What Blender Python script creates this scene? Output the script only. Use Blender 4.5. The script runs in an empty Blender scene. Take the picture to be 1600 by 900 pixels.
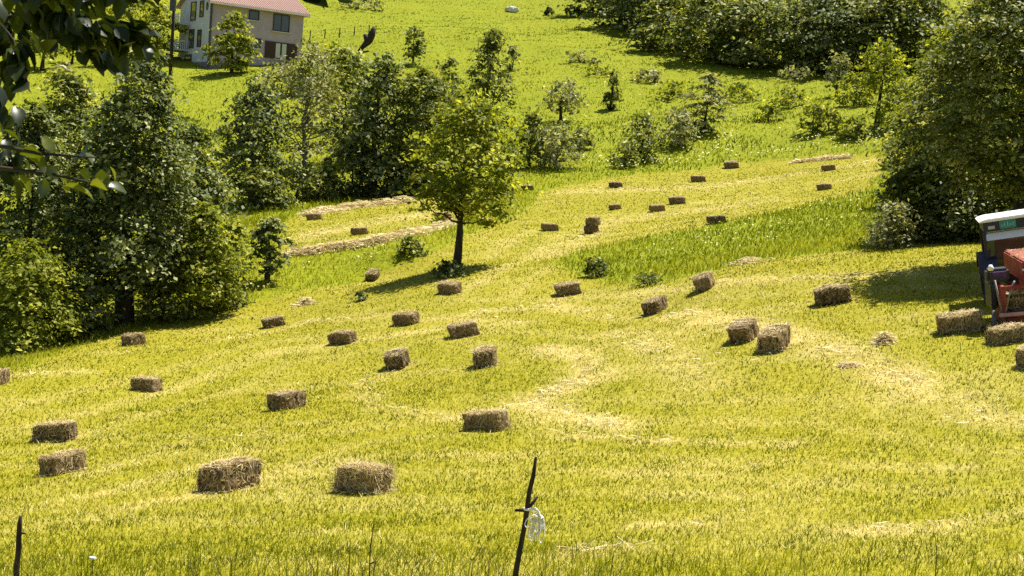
import bpy, bmesh, math
import numpy as np
from mathutils import Matrix, Vector

sc = bpy.context.scene
COL = sc.collection
R = math.radians

# ------------------------------------------------------------------ camera, sky, sun, exposure
FPX, PITCH, ROLL = 2100.0, R(5.0), R(4.5)
cr, sr, cp, sp = math.cos(ROLL), math.sin(ROLL), math.cos(PITCH), math.sin(PITCH)
cam = bpy.data.objects.new('camera', bpy.data.cameras.new('camera'))
COL.objects.link(cam)
cam.matrix_world = Matrix(((cr, -sr, 0, 0), (sr * sp, cr * sp, -cp, 0), (sr * cp, cr * cp, sp, 0), (0, 0, 0, 1)))
cam.data.sensor_width = 36.0
cam.data.lens = FPX / 1600 * 36
cam.data.clip_start = 0.05
cam.data.clip_end = 3000
cam.data.dof.use_dof = True
cam.data.dof.focus_distance = 34
cam.data.dof.aperture_fstop = 18
sc.camera = cam

SUN_EL, SUN_AZ = R(67), R(44)          # azimuth measured from +Y (away from the camera) towards +X (right)
world = bpy.data.worlds.new('World'); sc.world = world; world.use_nodes = True
nt = world.node_tree
sky = nt.nodes.new('ShaderNodeTexSky'); sky.sky_type = 'NISHITA'; sky.sun_disc = False
sky.sun_elevation = SUN_EL; sky.sun_rotation = SUN_AZ
nt.links.new(sky.outputs[0], nt.nodes['Background'].inputs[0])
nt.nodes['Background'].inputs[1].default_value = 0.06
sun = bpy.data.objects.new('sun', bpy.data.lights.new('sun', 'SUN')); COL.objects.link(sun)
sun.data.energy = 5.0; sun.data.angle = R(0.5); sun.data.color = (1.0, 0.95, 0.85)
sdir = Vector((math.sin(SUN_AZ) * math.cos(SUN_EL), math.cos(SUN_AZ) * math.cos(SUN_EL), math.sin(SUN_EL)))
sun.rotation_euler = sdir.to_track_quat('Z', 'Y').to_euler()
sc.view_settings.view_transform = 'Standard'; sc.view_settings.look = 'None'
sc.view_settings.gamma = 1; sc.view_settings.use_curve_mapping = False
sc.view_settings.exposure = 1.17
sc.cycles.max_bounces = 6; sc.cycles.diffuse_bounces = 3; sc.cycles.transmission_bounces = 4
sc.cycles.use_denoising = False

# ------------------------------------------------------------------ helpers
rng = np.random.default_rng(7)

def ray(px, py):
    x = (np.asarray(px, float) - 800) / FPX; y = (450 - np.asarray(py, float)) / FPX
    X = x * cr - y * sr; Y = x * sr + y * cr
    return np.stack([X, cp + Y * sp, -sp + Y * cp], -1)

def project(P):
    P = np.asarray(P, float)
    r = np.array([cr, sr * sp, sr * cp]); u = np.array([-sr, cr * sp, cr * cp]); f = np.array([0, cp, -sp])
    z = np.maximum(P @ f, 0.05)
    return 800 + FPX * (P @ r) / z, 450 - FPX * (P @ u) / z, z

def vnoise(x, y, seed=0):
    xi = np.floor(x).astype(np.int64); yi = np.floor(y).astype(np.int64)
    fx = x - xi; fy = y - yi
    fx = fx * fx * (3 - 2 * fx); fy = fy * fy * (3 - 2 * fy)
    def h(a, b):
        n = (a * 374761393 + b * 668265263 + seed * 974711) & 0x7fffffff
        n = ((n ^ (n >> 13)) * 1274126177) & 0x7fffffff
        return ((n ^ (n >> 16)) & 0xffff) / 65535.0
    return (h(xi, yi) * (1 - fx) + h(xi + 1, yi) * fx) * (1 - fy) + (h(xi, yi + 1) * (1 - fx) + h(xi + 1, yi + 1) * fx) * fy

def fbm(x, y, seed=0, o=3):
    s = 0; a = 0.5; t = 0
    for k in range(o):
        s = s + a * vnoise(x * 2 ** k, y * 2 ** k, seed + k); t += a; a *= 0.55
    return s / t

def raw_mesh(name, V, loops, sizes, mat=None, parent=None, attrs=None, smooth=False):
    me = bpy.data.meshes.new(name)
    V = np.ascontiguousarray(V, np.float32); loops = np.ascontiguousarray(loops, np.int32).ravel(); sizes = np.ascontiguousarray(sizes, np.int32)
    me.vertices.add(len(V)); me.vertices.foreach_set('co', V.ravel())
    me.loops.add(len(loops)); me.loops.foreach_set('vertex_index', loops)
    me.polygons.add(len(sizes))
    st = np.zeros(len(sizes), np.int32); st[1:] = np.cumsum(sizes)[:-1]
    me.polygons.foreach_set('loop_start', st)
    if smooth: me.polygons.foreach_set('use_smooth', np.ones(len(sizes), bool))
    for k, a in (attrs or {}).items():
        at = me.attributes.new(k, 'FLOAT', 'POINT'); at.data.foreach_set('value', np.ascontiguousarray(a, np.float32))
    me.update(calc_edges=True); me.validate()
    return link(name, me, mat, parent)

def link(name, me, mat=None, parent=None):
    o = bpy.data.objects.new(name, me); COL.objects.link(o)
    if mat is not None: me.materials.append(mat)
    if parent is not None: o.parent = parent
    return o

def tag(o, label, cat, group=None, kind=None):
    o['label'] = label
    if cat: o['category'] = cat
    if group: o['group'] = group
    if kind: o['kind'] = kind
    return o

def empty(name, loc, label, cat, group=None, rz=0.0):
    o = bpy.data.objects.new(name, None); COL.objects.link(o)
    o.location = loc; o.rotation_euler = (0, 0, rz); o.empty_display_size = 0.3
    return tag(o, label, cat, group)

class MB:
    """collects boxes, tubes and prisms into ONE mesh"""
    def __init__(s): s.v = []; s.f = []; s.n = 0
    def add(s, V, F):
        s.v.append(np.asarray(V, float)); s.f += [tuple(i + s.n for i in q) for q in F]; s.n += len(V); return s
    def box(s, x0, x1, y0, y1, z0, z1, M=None):
        V = np.array([(x, y, z) for z in (z0, z1) for y in (y0, y1) for x in (x0, x1)], float)
        if M is not None: V = np.array([M @ Vector(v) for v in V])
        return s.add(V, [(0, 2, 3, 1), (4, 5, 7, 6), (0, 1, 5, 4), (2, 6, 7, 3), (0, 4, 6, 2), (1, 3, 7, 5)])
    def tube(s, P, Rr, n=8, cap=True):
        V, F = tube(P, Rr, n, cap); return s.add(V, F)
    def prism(s, poly, axis, a, b):
        """closed polygon (2-D) extruded along an axis"""
        k = len(poly); V = []
        for t in (a, b):
            for (p, q) in poly:
                V.append({'x': (t, p, q), 'y': (p, t, q), 'z': (p, q, t)}[axis])
        F = [tuple(range(k))[::-1], tuple(range(k, 2 * k))] + [(i, (i + 1) % k, k + (i + 1) % k, k + i) for i in range(k)]
        return s.add(V, F)
    def build(s, name, mat, parent=None, bevel=0.0, smooth=False):
        me = bpy.data.meshes.new(name)
        me.from_pydata(np.concatenate(s.v).tolist(), [], s.f)
        bm = bmesh.new(); bm.from_mesh(me); bmesh.ops.recalc_face_normals(bm, faces=bm.faces)
        if bevel > 0:
            bmesh.ops.bevel(bm, geom=list(bm.edges), offset=bevel, segments=2, affect='EDGES', clamp_overlap=True)
        bm.to_mesh(me); bm.free()
        if smooth:
            for p in me.polygons: p.use_smooth = True
        return link(name, me, mat, parent)

def tube(P, Rr, n=7, cap=True):
    P = np.asarray(P, float); m = len(P); Rr = np.broadcast_to(np.asarray(Rr, float), (m,))
    T = np.gradient(P, axis=0); T /= np.linalg.norm(T, axis=1)[:, None] + 1e-9
    ref = np.array([0.31, 0.17, 0.93]) if abs(T[:, 2]).mean() < 0.8 else np.array([0.9, 0.3, 0.1])
    U = np.cross(T, ref); U /= np.linalg.norm(U, axis=1)[:, None] + 1e-9
    W = np.cross(T, U)
    a = np.linspace(0, 2 * np.pi, n, endpoint=False)
    V = (P[:, None] + Rr[:, None, None] * (np.cos(a)[None, :, None] * U[:, None] + np.sin(a)[None, :, None] * W[:, None])).reshape(-1, 3)
    F = [(i * n + j, i * n + (j + 1) % n, (i + 1) * n + (j + 1) % n, (i + 1) * n + j) for i in range(m - 1) for j in range(n)]
    if cap: F += [tuple(range(n))[::-1], tuple(range((m - 1) * n, m * n))]
    return V, F

# ------------------------------------------------------------------ materials
def new_mat(name):
    m = bpy.data.materials.new(name); m.use_nodes = True
    return m, m.node_tree.nodes, m.node_tree.links

def mat_noise(name, c1, c2, scale=6.0, rough=0.8, detail=6, spec=0.3, metallic=0.0, bump=0.0, stretch=(1, 1, 1), c3=None, pos=(0.35, 0.65)):
    m, N, L = new_mat(name); b = N['Principled BSDF']
    tc = N.new('ShaderNodeTexCoord'); mp = N.new('ShaderNodeMapping'); mp.inputs['Scale'].default_value = stretch
    no = N.new('ShaderNodeTexNoise'); no.inputs['Scale'].default_value = scale; no.inputs['Detail'].default_value = detail
    rp = N.new('ShaderNodeValToRGB'); rp.color_ramp.elements[0].position = pos[0]; rp.color_ramp.elements[1].position = pos[1]
    rp.color_ramp.elements[0].color = (*c1, 1); rp.color_ramp.elements[1].color = (*c2, 1)
    if c3 is not None:
        e = rp.color_ramp.elements.new(0.8); e.color = (*c3, 1)
    L.new(tc.outputs['Object'], mp.inputs[0]); L.new(mp.outputs[0], no.inputs['Vector']); L.new(no.outputs[0], rp.inputs[0]); L.new(rp.outputs[0], b.inputs['Base Color'])
    b.inputs['Roughness'].default_value = rough; b.inputs['Metallic'].default_value = metallic
    b.inputs['Specular IOR Level'].default_value = spec
    if bump > 0:
        bp = N.new('ShaderNodeBump'); bp.inputs['Strength'].default_value = bump; bp.inputs['Distance'].default_value = 0.02
        L.new(no.outputs[0], bp.inputs['Height']); L.new(bp.outputs[0], b.inputs['Normal'])
    return m

def mat_leaf(name, stops, trans=0.45, rough=0.5, spec=0.5, tcol=(1.25, 1.2, 0.5)):
    """thin leaves or blades: the tint of each leaf picks its own colour; light passes through"""
    m, N, L = new_mat(name); b = N['Principled BSDF']; out = N['Material Output']
    at = N.new('ShaderNodeAttribute'); at.attribute_name = 'tint'
    rp = N.new('ShaderNodeValToRGB'); els = rp.color_ramp.elements
    els[0].position, els[1].position = stops[0][0], stops[-1][0]
    els[0].color, els[1].color = (*stops[0][1], 1), (*stops[-1][1], 1)
    for p, c in stops[1:-1]:
        e = els.new(p); e.color = (*c, 1)
    tr = N.new('ShaderNodeBsdfTranslucent'); mx = N.new('ShaderNodeMixShader')
    mu = N.new('ShaderNodeMix'); mu.data_type = 'RGBA'; mu.blend_type = 'MULTIPLY'; mu.inputs[0].default_value = 1.0
    mu.inputs[7].default_value = (*tcol, 1)
    L.new(at.outputs['Fac'], rp.inputs[0]); L.new(rp.outputs[0], b.inputs['Base Color']); L.new(rp.outputs[0], mu.inputs[6]); L.new(mu.outputs[2], tr.inputs[0])
    b.inputs['Roughness'].default_value = rough; b.inputs['Specular IOR Level'].default_value = spec
    mx.inputs[0].default_value = trans
    L.new(b.outputs[0], mx.inputs[1]); L.new(tr.outputs[0], mx.inputs[2]); L.new(mx.outputs[0], out.inputs['Surface'])
    return m

GREEN_D, GREEN_Y, GREEN_L, STRAW = (0.095, 0.11, 0.005), (0.225, 0.24, 0.004), (0.39, 0.385, 0.012), (0.58, 0.48, 0.14)
M_GRASS = mat_leaf('mown_grass', [(0.0, GREEN_D), (0.35, GREEN_Y), (0.62, GREEN_L), (0.80, STRAW), (1.0, (0.78, 0.68, 0.38))], 0.4, 0.6, 0.08, (1.1, 1.05, 0.5))
M_TALL = mat_leaf('tall_grass', [(0.0, (0.045, 0.078, 0.003)), (0.4, (0.13, 0.165, 0.004)), (0.75, (0.23, 0.245, 0.007)), (1.0, (0.40, 0.38, 0.06))], 0.45, 0.6, 0.06, (1.15, 1.1, 0.5))
M_HAY = mat_leaf('hay_strand', [(0.0, (0.22, 0.15, 0.065)), (0.5, (0.54, 0.42, 0.20)), (1.0, (0.88, 0.79, 0.50))], 0.25, 0.6, 0.12, (1.0, 0.95, 0.8))
M_FLOWER = mat_leaf('white_petal', [(0.0, (0.45, 0.42, 0.10)), (1.0, (0.75, 0.72, 0.42))], 0.3, 0.6, 0.2, (1, 1, 1))
def leafset(name, d, m, l, trans=0.42, spec=0.5, rough=0.42):
    return mat_leaf(name, [(0.0, d), (0.55, m), (1.0, l)], trans, rough, spec)  # lightest stop paints leaf glints into the colour
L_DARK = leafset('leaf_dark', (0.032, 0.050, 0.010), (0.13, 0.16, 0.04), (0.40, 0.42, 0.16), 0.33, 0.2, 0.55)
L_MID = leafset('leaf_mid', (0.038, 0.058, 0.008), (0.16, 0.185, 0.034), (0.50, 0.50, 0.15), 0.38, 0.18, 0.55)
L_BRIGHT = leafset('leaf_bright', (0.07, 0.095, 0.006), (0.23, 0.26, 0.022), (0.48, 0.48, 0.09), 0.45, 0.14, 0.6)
L_YELLOW = leafset('leaf_yellow', (0.06, 0.085, 0.005), (0.22, 0.25, 0.016), (0.48, 0.48, 0.07), 0.48, 0.16, 0.6)
L_GREY = leafset('leaf_grey', (0.08, 0.09, 0.036), (0.24, 0.25, 0.095), (0.50, 0.49, 0.23), 0.35, 0.16, 0.6)
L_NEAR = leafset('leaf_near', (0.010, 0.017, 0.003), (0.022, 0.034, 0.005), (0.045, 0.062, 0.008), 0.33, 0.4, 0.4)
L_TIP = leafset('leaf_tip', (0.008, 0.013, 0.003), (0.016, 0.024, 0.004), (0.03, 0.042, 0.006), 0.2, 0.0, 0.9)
L_SPRAY = leafset('leaf_spray', (0.03, 0.045, 0.004), (0.07, 0.09, 0.008), (0.15, 0.16, 0.014), 0.42, 0.8, 0.28)
M_BARK = mat_noise('bark_dark', (0.018, 0.014, 0.011), (0.055, 0.042, 0.032), 9, 0.9, bump=0.6, stretch=(1, 1, 0.25))
M_BARKP = mat_noise('bark_pale', (0.12, 0.10, 0.08), (0.28, 0.25, 0.21), 9, 0.9, bump=0.5, stretch=(1, 1, 0.25))
M_POST = mat_noise('weathered_wood', (0.012, 0.009, 0.008), (0.05, 0.036, 0.03), 22, 0.85, bump=0.6, stretch=(1, 1, 0.15))
M_ROPE = mat_noise('white_cord', (0.62, 0.60, 0.55), (0.82, 0.80, 0.74), 60, 0.8)
M_BALE = mat_noise('hay_bale', (0.05, 0.034, 0.018), (0.19, 0.137, 0.072), 16, 0.95, 10, 0.05, bump=0.45, stretch=(1.6, 1, 1), c3=(0.34, 0.26, 0.14))

for m_ in (M_BALE,):
    N_, L_ = m_.node_tree.nodes, m_.node_tree.links; b_ = N_['Principled BSDF']; src = b_.inputs['Base Color'].links[0].from_socket
    oi = N_.new('ShaderNodeObjectInfo'); mr = N_.new('ShaderNodeMapRange'); mr.inputs[3].default_value = 0.75; mr.inputs[4].default_value = 1.6
    hs = N_.new('ShaderNodeHueSaturation'); L_.new(oi.outputs['Random'], mr.inputs[0]); L_.new(mr.outputs[0], hs.inputs['Value']); L_.new(src, hs.inputs['Color']); L_.new(hs.outputs[0], b_.inputs['Base Color'])

# ------------------------------------------------------------------ terrain: one sheet through surveyed spots
CP = [(0,980,9.5),(800,1010,8.5),(1600,1000,9),(0,900,12),(400,900,11.5),(800,900,11.5),(1200,900,11.5),(1600,900,11.5),
(350,770,18),(800,770,17),(1200,760,17),(1600,740,17),(85,690,25),(760,675,23),(1200,650,23),(1600,640,21),(0,600,32),
(230,612,32),(440,640,27),(620,575,34),(757,573,32),(208,540,40),(535,538,38),(725,528,36),(1210,546,28),(1500,522,27),(1590,540,25.5),
(427,512,43),(582,438,52),(702,458,43),(886,462,42),(1102,452,37),(1300,475,32),(1023,488,37),(712,418,48),(830,415,48),
(858,360,60),(925,366,58),(1118,350,57),(1027,331,66),(1058,319,68),(961,294,78),(1090,285,80),(1142,263,90),(1293,267,80),(1288,296,70),(1380,240,88),
(562,366,59),(490,344,67),(690,345,65),(640,318,76),(440,395,54),(1000,400,49),(1000,432,43),(1380,310,62),(1380,385,42),(440,440,50),(600,390,54),
(0,560,40),(195,505,45),(850,260,88),(960,255,90),(1100,215,98),(1370,195,96),(875,185,112),(955,170,117),(400,312,80),(585,300,82),(365,115,138),(330,108,145),(470,104,148),
(100,110,140),(40,130,132),(575,75,152),(650,100,140),(800,20,200),(780,0,212),(480,60,165),(1000,60,165),(1240,112,132),(1420,118,126),(900,30,188),(1600,120,118),
(800,-150,330),(0,-150,310),(1600,-150,310),(1400,378,43),(1600,385,39),(1600,250,70),(0,400,70)]
_c = np.array(CP, float)
KP = ray(_c[:, 0], _c[:, 1]) * _c[:, 2:3]
KP = np.concatenate([KP, np.array([(-8, -2, -3.6), (0, -3, -2.0), (8, -3, -1.2), (-30, 25, -9.5), (-40, 60, -8), (-75, 110, 0), (30, 20, 0.5), (32, 45, 2.0),
    (70, 110, 15), (-110, 190, 20), (110, 190, 34), (0, 420, 80), (-140, 420, 70), (150, 420, 88)], float)])
def _phi(d2): return 0.5 * d2 * np.log(d2 + 1e-9)
SC = 40.0
def _solve():
    X = KP[:, :2] / SC; n = len(X)
    K = _phi(((X[:, None] - X[None]) ** 2).sum(-1)) + 2e-4 * np.eye(n)
    Pm = np.concatenate([np.ones((n, 1)), X], 1)
    A = np.zeros((n + 3, n + 3)); A[:n, :n] = K; A[:n, n:] = Pm; A[n:, :n] = Pm.T
    return np.linalg.solve(A, np.concatenate([KP[:, 2], np.zeros(3)]))
_w = _solve()
def H(x, y):
    x = np.asarray(x, float); y = np.asarray(y, float); sh = x.shape
    x = x.ravel(); y = y.ravel(); out = np.empty(len(x)); n = len(KP)
    for i in range(0, len(x), 20000):
        q = np.stack([x[i:i + 20000], y[i:i + 20000]], 1) / SC
        d2 = ((q[:, None] - KP[None, :, :2] / SC) ** 2).sum(-1)
        out[i:i + 20000] = _phi(d2) @ _w[:n] + _w[n] + q @ _w[n + 1:]
    far = np.clip((y - 85) / 40, 0, 1)
    out = out + (fbm(x * 0.9, y * 0.9, 3) - 0.5) * (0.07 + 0.25 * far) + (fbm(x * 0.16, y * 0.16, 9) - 0.5) * 1.1 * far
    return out.reshape(sh)

def spot(px, py):
    """where the line of sight through a photo point meets the ground"""
    d = ray(px, py); t = 6 * 1.008 ** np.arange(560)
    P = d[None] * t[:, None]; below = P[:, 2] < H(P[:, 0], P[:, 1])
    i = int(np.argmax(below)) if below.any() else len(t) - 1
    a, b = t[max(i - 1, 0)], t[i]
    s = np.linspace(a, b, 60); P = d[None] * s[:, None]; below = P[:, 2] < H(P[:, 0], P[:, 1])
    k = int(np.argmax(below)) if below.any() else 59
    p = P[k]; return np.array([p[0], p[1], float(H(p[0:1], p[1:2])[0])])

def normal_at(x, y, e=0.4):
    hx = float((H(np.array([x + e]), np.array([y])) - H(np.array([x - e]), np.array([y])))[0]) / (2 * e)
    hy = float((H(np.array([x]), np.array([y + e])) - H(np.array([x]), np.array([y - e])))[0]) / (2 * e)
    return Vector((-hx, -hy, 1)).normalized()

def poly_world(pts): return np.array([spot(*p)[:2] for p in pts])
def inside(P, poly):
    x, y = P[:, 0], P[:, 1]; r = np.zeros(len(P), bool); j = len(poly) - 1
    for i in range(len(poly)):
        xi, yi = poly[i]; xj, yj = poly[j]
        r ^= ((yi > y) != (yj > y)) & (x < (xj - xi) * (y - yi) / (yj - yi + 1e-12) + xi); j = i
    return r
def seg_dist(P, line):
    d = np.full(len(P), 1e9)
    for a, b in zip(line[:-1], line[1:]):
        ab = b - a; t = np.clip(((P - a) @ ab) / (ab @ ab + 1e-9), 0, 1)
        d = np.minimum(d, np.linalg.norm(P - (a + t[:, None] * ab), axis=1))
    return d

low_edge = [(-150, 660), (0, 582), (100, 548), (190, 522), (300, 490), (420, 466), (520, 448), (600, 424), (680, 396), (712, 376), (770, 352), (830, 322), (845, 300)]
MOWN = poly_world(low_edge + [(960, 276), (1150, 254), (1300, 242), (1385, 240), (1376, 270), (1350, 300), (1290, 312), (1180, 338), (1100, 355),
    (1000, 372), (900, 392), (860, 410), (900, 428), (960, 442), (1020, 446), (1110, 424), (1200, 405), (1330, 392), (1480, 372), (1600, 368), (1760, 380), (1900, 600), (1900, 1000)])
MOWN = np.concatenate([MOWN, np.array([(9.0, 6.5), (0.0, 6.5), (-6.0, 7.0)])])
MOWN2 = poly_world([(430, 402), (520, 392), (610, 376), (700, 352), (725, 340), (735, 312), (640, 306), (560, 318), (470, 334), (440, 352)])
def mown_mask(P): return inside(P, MOWN) | inside(P, MOWN2)

SWATHS = [([(1050, 492), (1160, 506), (1300, 545), (1400, 590), (1432, 618)], 0.55), ([(845, 545), (905, 555), (925, 590), (870, 612), (820, 632), (900, 656), (970, 668)], 0.45),
 ([(850, 678), (1000, 688), (1240, 694)], 0.22), ([(555, 612), (600, 640), (720, 656)], 0.3), ([(340, 532), (480, 503), (700, 497), (830, 505)], 0.45), ([(1490, 620), (1600, 664)], 0.35),
 ([(985, 820), (1095, 824)], 0.12), ([(1335, 832), (1440, 826), (1600, 800)], 0.2), ([(870, 872), (1010, 856)], 0.2), ([(20, 588), (120, 582)], 0.5), ([(900, 300), (1100, 292), (1370, 252)], 1.6),
 ([(450, 375), (560, 352), (700, 330)], 1.2), ([(960, 520), (1060, 560), (1090, 600)], 0.7), ([(80, 760), (300, 690), (420, 680)], 0.3), ([(1000, 455), (1200, 440), (1440, 430)], 0.5), ([(590, 640), (560, 600), (640, 570)], 0.3),
 ([(1300, 640), (1560, 665)], 0.25), ([(740, 490), (860, 478), (1000, 500)], 0.4), ([(860, 400), (960, 345), (1200, 315)], 0.8)]
SW = [(poly_world(p), w) for p, w in SWATHS]
SWK = [1.25, 1.25, 1.1, 0.45, 0.5, 0.8, 0.9, 0.9, 0.8, 0.6, 0.6, 0.6, 0.7, 0.35, 0.5, 0.4, 0.6, 0.5, 0.5]
TRACKS = [poly_world(p) for p in ([(0, 700), (220, 640), (420, 560), (700, 520), (1000, 530)], [(0, 660), (200, 610), (420, 540), (700, 505)], [(200, 780), (500, 690), (900, 640), (1300, 640), (1600, 690)],
    [(0, 820), (400, 730), (900, 720), (1600, 750)], [(720, 440), (860, 360), (1100, 320), (1370, 265)], [(760, 460), (900, 380), (1150, 335)], [(900, 470), (1200, 450), (1500, 440)])]
def straw_amount(P):
    s = np.zeros(len(P))
    for (line, w), st_ in zip(SW, SWK):
        d = seg_dist(P, line) / w
        s = np.maximum(s, np.exp(-d * d) * np.clip(-0.2 + 1.7 * fbm(P[:, 0] * 2.2, P[:, 1] * 2.2, 21), 0, 1) * st_)
    a = fbm(P[:, 0] * 0.35, P[:, 1] * 0.35, 31)
    b = fbm((P[:, 0] * 0.3 + P[:, 1]) * 1.5, (P[:, 0] - 0.3 * P[:, 1]) * 0.35, 41)
    s = s * 1.1 + np.clip((b - 0.57) * 1.5, 0, 0.25) + np.clip((a - 0.6) * 1.0, 0, 0.2)
    for line in TRACKS:
        d = seg_dist(P, line)
        s = s + 0.26 * np.exp(-((d - 0.8) / 0.28) ** 2)
    return np.clip(s, 0, 1)

def axis_pts(segs):
    out = [segs[0][0]]
    for a, b, st in segs:
        n = max(1, int(round((b - a) / st))); out += list(a + (b - a) * (np.arange(n) + 1) / n)
    return np.array(out)
gx = axis_pts([(-260, -90, 8), (-90, -30, 1.6), (-30, 30, 0.35), (30, 90, 1.6), (90, 260, 8)])
gy = axis_pts([(-30, 5, 2.0), (5, 60, 0.33), (60, 110, 0.55), (110, 230, 1.3), (230, 460, 5)])
GX, GY = np.meshgrid(gx, gy); GZ = H(GX, GY)
nx, ny = len(gx), len(gy)
V = np.stack([GX, GY, GZ], -1).reshape(-1, 3)
ii, jj = np.meshgrid(np.arange(nx - 1), np.arange(ny - 1)); i0 = (jj * nx + ii).ravel()
Q = np.stack([i0, i0 + 1, i0 + nx + 1, i0 + nx], 1)
mown_v = mown_mask(V[:, :2]).astype(float)
def mat_field():
    m, N, L = new_mat('field_ground'); b = N['Principled BSDF']
    def attr(n):
        a = N.new('ShaderNodeAttribute'); a.attribute_name = n; return a.outputs['Fac']
    tc = N.new('ShaderNodeTexCoord')
    def noise(s, d=6):
        n = N.new('ShaderNodeTexNoise'); n.inputs['Scale'].default_value = s; n.inputs['Detail'].default_value = d; L.new(tc.outputs['Object'], n.inputs['Vector']); return n.outputs[0]
    def ramp(x, stops):
        r = N.new('ShaderNodeValToRGB'); e = r.color_ramp.elements
        e[0].position, e[0].color = stops[0][0], (*stops[0][1], 1); e[1].position, e[1].color = stops[-1][0], (*stops[-1][1], 1)
        for p, c in stops[1:-1]:
            q = e.new(p); q.color = (*c, 1)
        L.new(x, r.inputs[0]); return r.outputs[0]
    def mix(f, a, c):
        x = N.new('ShaderNodeMix'); x.data_type = 'RGBA'; L.new(f, x.inputs[0]); L.new(a, x.inputs[6]); L.new(c, x.inputs[7]); return x.outputs[2]
    mown = mix(noise(0.35), ramp(noise(9, 10), [(0.3, (0.09, 0.095, 0.004)), (0.5, (0.165, 0.165, 0.005)), (0.7, (0.26, 0.245, 0.010))]),
               ramp(noise(14, 10), [(0.3, (0.17, 0.145, 0.012)), (0.7, (0.36, 0.305, 0.035))]))
    straw = ramp(noise(20, 10), [(0.3, (0.30, 0.23, 0.07)), (0.7, (0.52, 0.42, 0.17))])
    wild = mix(noise(0.12), ramp(noise(4, 12), [(0.3, (0.08, 0.105, 0.003)), (0.5, (0.14, 0.17, 0.004)), (0.7, (0.21, 0.225, 0.006))]),
               ramp(noise(5, 12), [(0.3, (0.11, 0.13, 0.004)), (0.7, (0.26, 0.255, 0.010))]))
    mx = mix(attr('straw'), mown, straw)
    L.new(mix(attr('mown'), wild, mx), b.inputs['Base Color'])
    b.inputs['Roughness'].default_value = 0.95; b.inputs['Specular IOR Level'].default_value = 0.1
    bp = N.new('ShaderNodeBump'); bp.inputs['Strength'].default_value = 0.6; bp.inputs['Distance'].default_value = 0.08
    L.new(noise(7, 10), bp.inputs['Height']); L.new(bp.outputs[0], b.inputs['Normal'])
    return m
ground = raw_mesh('ground', V, Q, np.full(len(Q), 4), mat_field(), None, {'mown': mown_v, 'straw': straw_amount(V[:, :2]) * 0.8}, True)
tag(ground, 'sloping hay meadow with a mown field and a wild green hillside', None, kind='structure')

# ------------------------------------------------------------------ grass
def scatter(n, d0, d1, half=25):
    """n spots over the ground in front, thinning with distance"""
    d = np.exp(rng.uniform(np.log(d0), np.log(d1), n)); a = R(half) * rng.uniform(-1, 1, n) * (1 + 0.25 * (d < 20))
    return np.stack([d * np.sin(a), d * np.cos(a)], 1)

def blades(name, P, h, w, lean, tint, mat, lay=None, label='', cat='grass', dz=0.0):
    n = len(P); z = H(P[:, 0], P[:, 1]) + dz
    a = rng.uniform(0, 2 * np.pi, n); b = rng.uniform(0, 2 * np.pi, n)
    W = np.stack([np.cos(a), np.sin(a), 0 * a], 1) * w[:, None] * 0.5
    up = np.stack([np.cos(b) * lean, np.sin(b) * lean, np.sqrt(np.clip(1 - lean ** 2, 0.02, 1))], 1)
    B = np.stack([P[:, 0], P[:, 1], z], 1)
    mid = B + up * (h * 0.55)[:, None]; tip = B + (up + np.stack([np.cos(b), np.sin(b), 0 * b], 1) * 0.35) * h[:, None]
    V = np.stack([B - W, B + W, mid + W * 0.75, mid - W * 0.75, tip], 1).reshape(-1, 3)
    o = (np.arange(n) * 5)[:, None]
    loops = np.concatenate([o, o + 1, o + 2, o + 3, o + 3, o + 2, o + 4], 1)
    ob = raw_mesh(name, V, loops, np.tile([4, 3], n), mat, None, {'tint': np.repeat(tint, 5)})
    return tag(ob, label, cat, kind='stuff')

LOWE = poly_world([(-150, 660), (0, 582), (190, 522), (420, 466), (600, 424), (712, 376), (845, 300)])
def jit(P):
    return P + rng.normal(0, 0.22, P.shape) * (np.linalg.norm(P, axis=1) > 20)[:, None] + (fbm(P[:, 0] * 1.1, P[:, 1] * 1.1, 15) - 0.5)[:, None] * 0.9
def rows(P):
    q = seg_dist(P, LOWE); return q * 2 * np.pi / 1.25 + 1.5 * fbm(P[:, 0] * 0.4, P[:, 1] * 0.4, 13)
# mown field
P = scatter(520000, 8.5, 105, 32); P = P[mown_mask(jit(P))]
dist = np.linalg.norm(P, axis=1); st = straw_amount(P); n = len(P)
is_st = rng.random(n) < (0.01 + 0.62 * st)
pat = fbm(P[:, 0] * 0.9, P[:, 1] * 0.9, 51) + 0.20 * np.sin(rows(P))
tint = np.clip(0.0 + 0.68 * pat + rng.normal(0, 0.2, n), 0, 0.68); tint[is_st] = rng.uniform(0.68, 1.0, is_st.sum())
clump = fbm(P[:, 0] * 4, P[:, 1] * 4, 61)
h = (0.024 + 0.036 * rng.random(n)) * (0.6 + 0.9 * clump) * (1 + 0.4 * np.clip((15 - dist) / 6, 0, 1)) * (1 + 0.004 * dist)
lean = rng.uniform(0.05, 0.65, n); lean[is_st] = rng.uniform(0.6, 0.97, is_st.sum())
h[is_st] *= 1.6
blades('mown_grass', P, h, np.maximum(0.007, dist * 0.00055) * rng.uniform(0.6, 1.6, n), lean, tint, M_GRASS, label='short yellow green stubble of the mown hay field')

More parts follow.
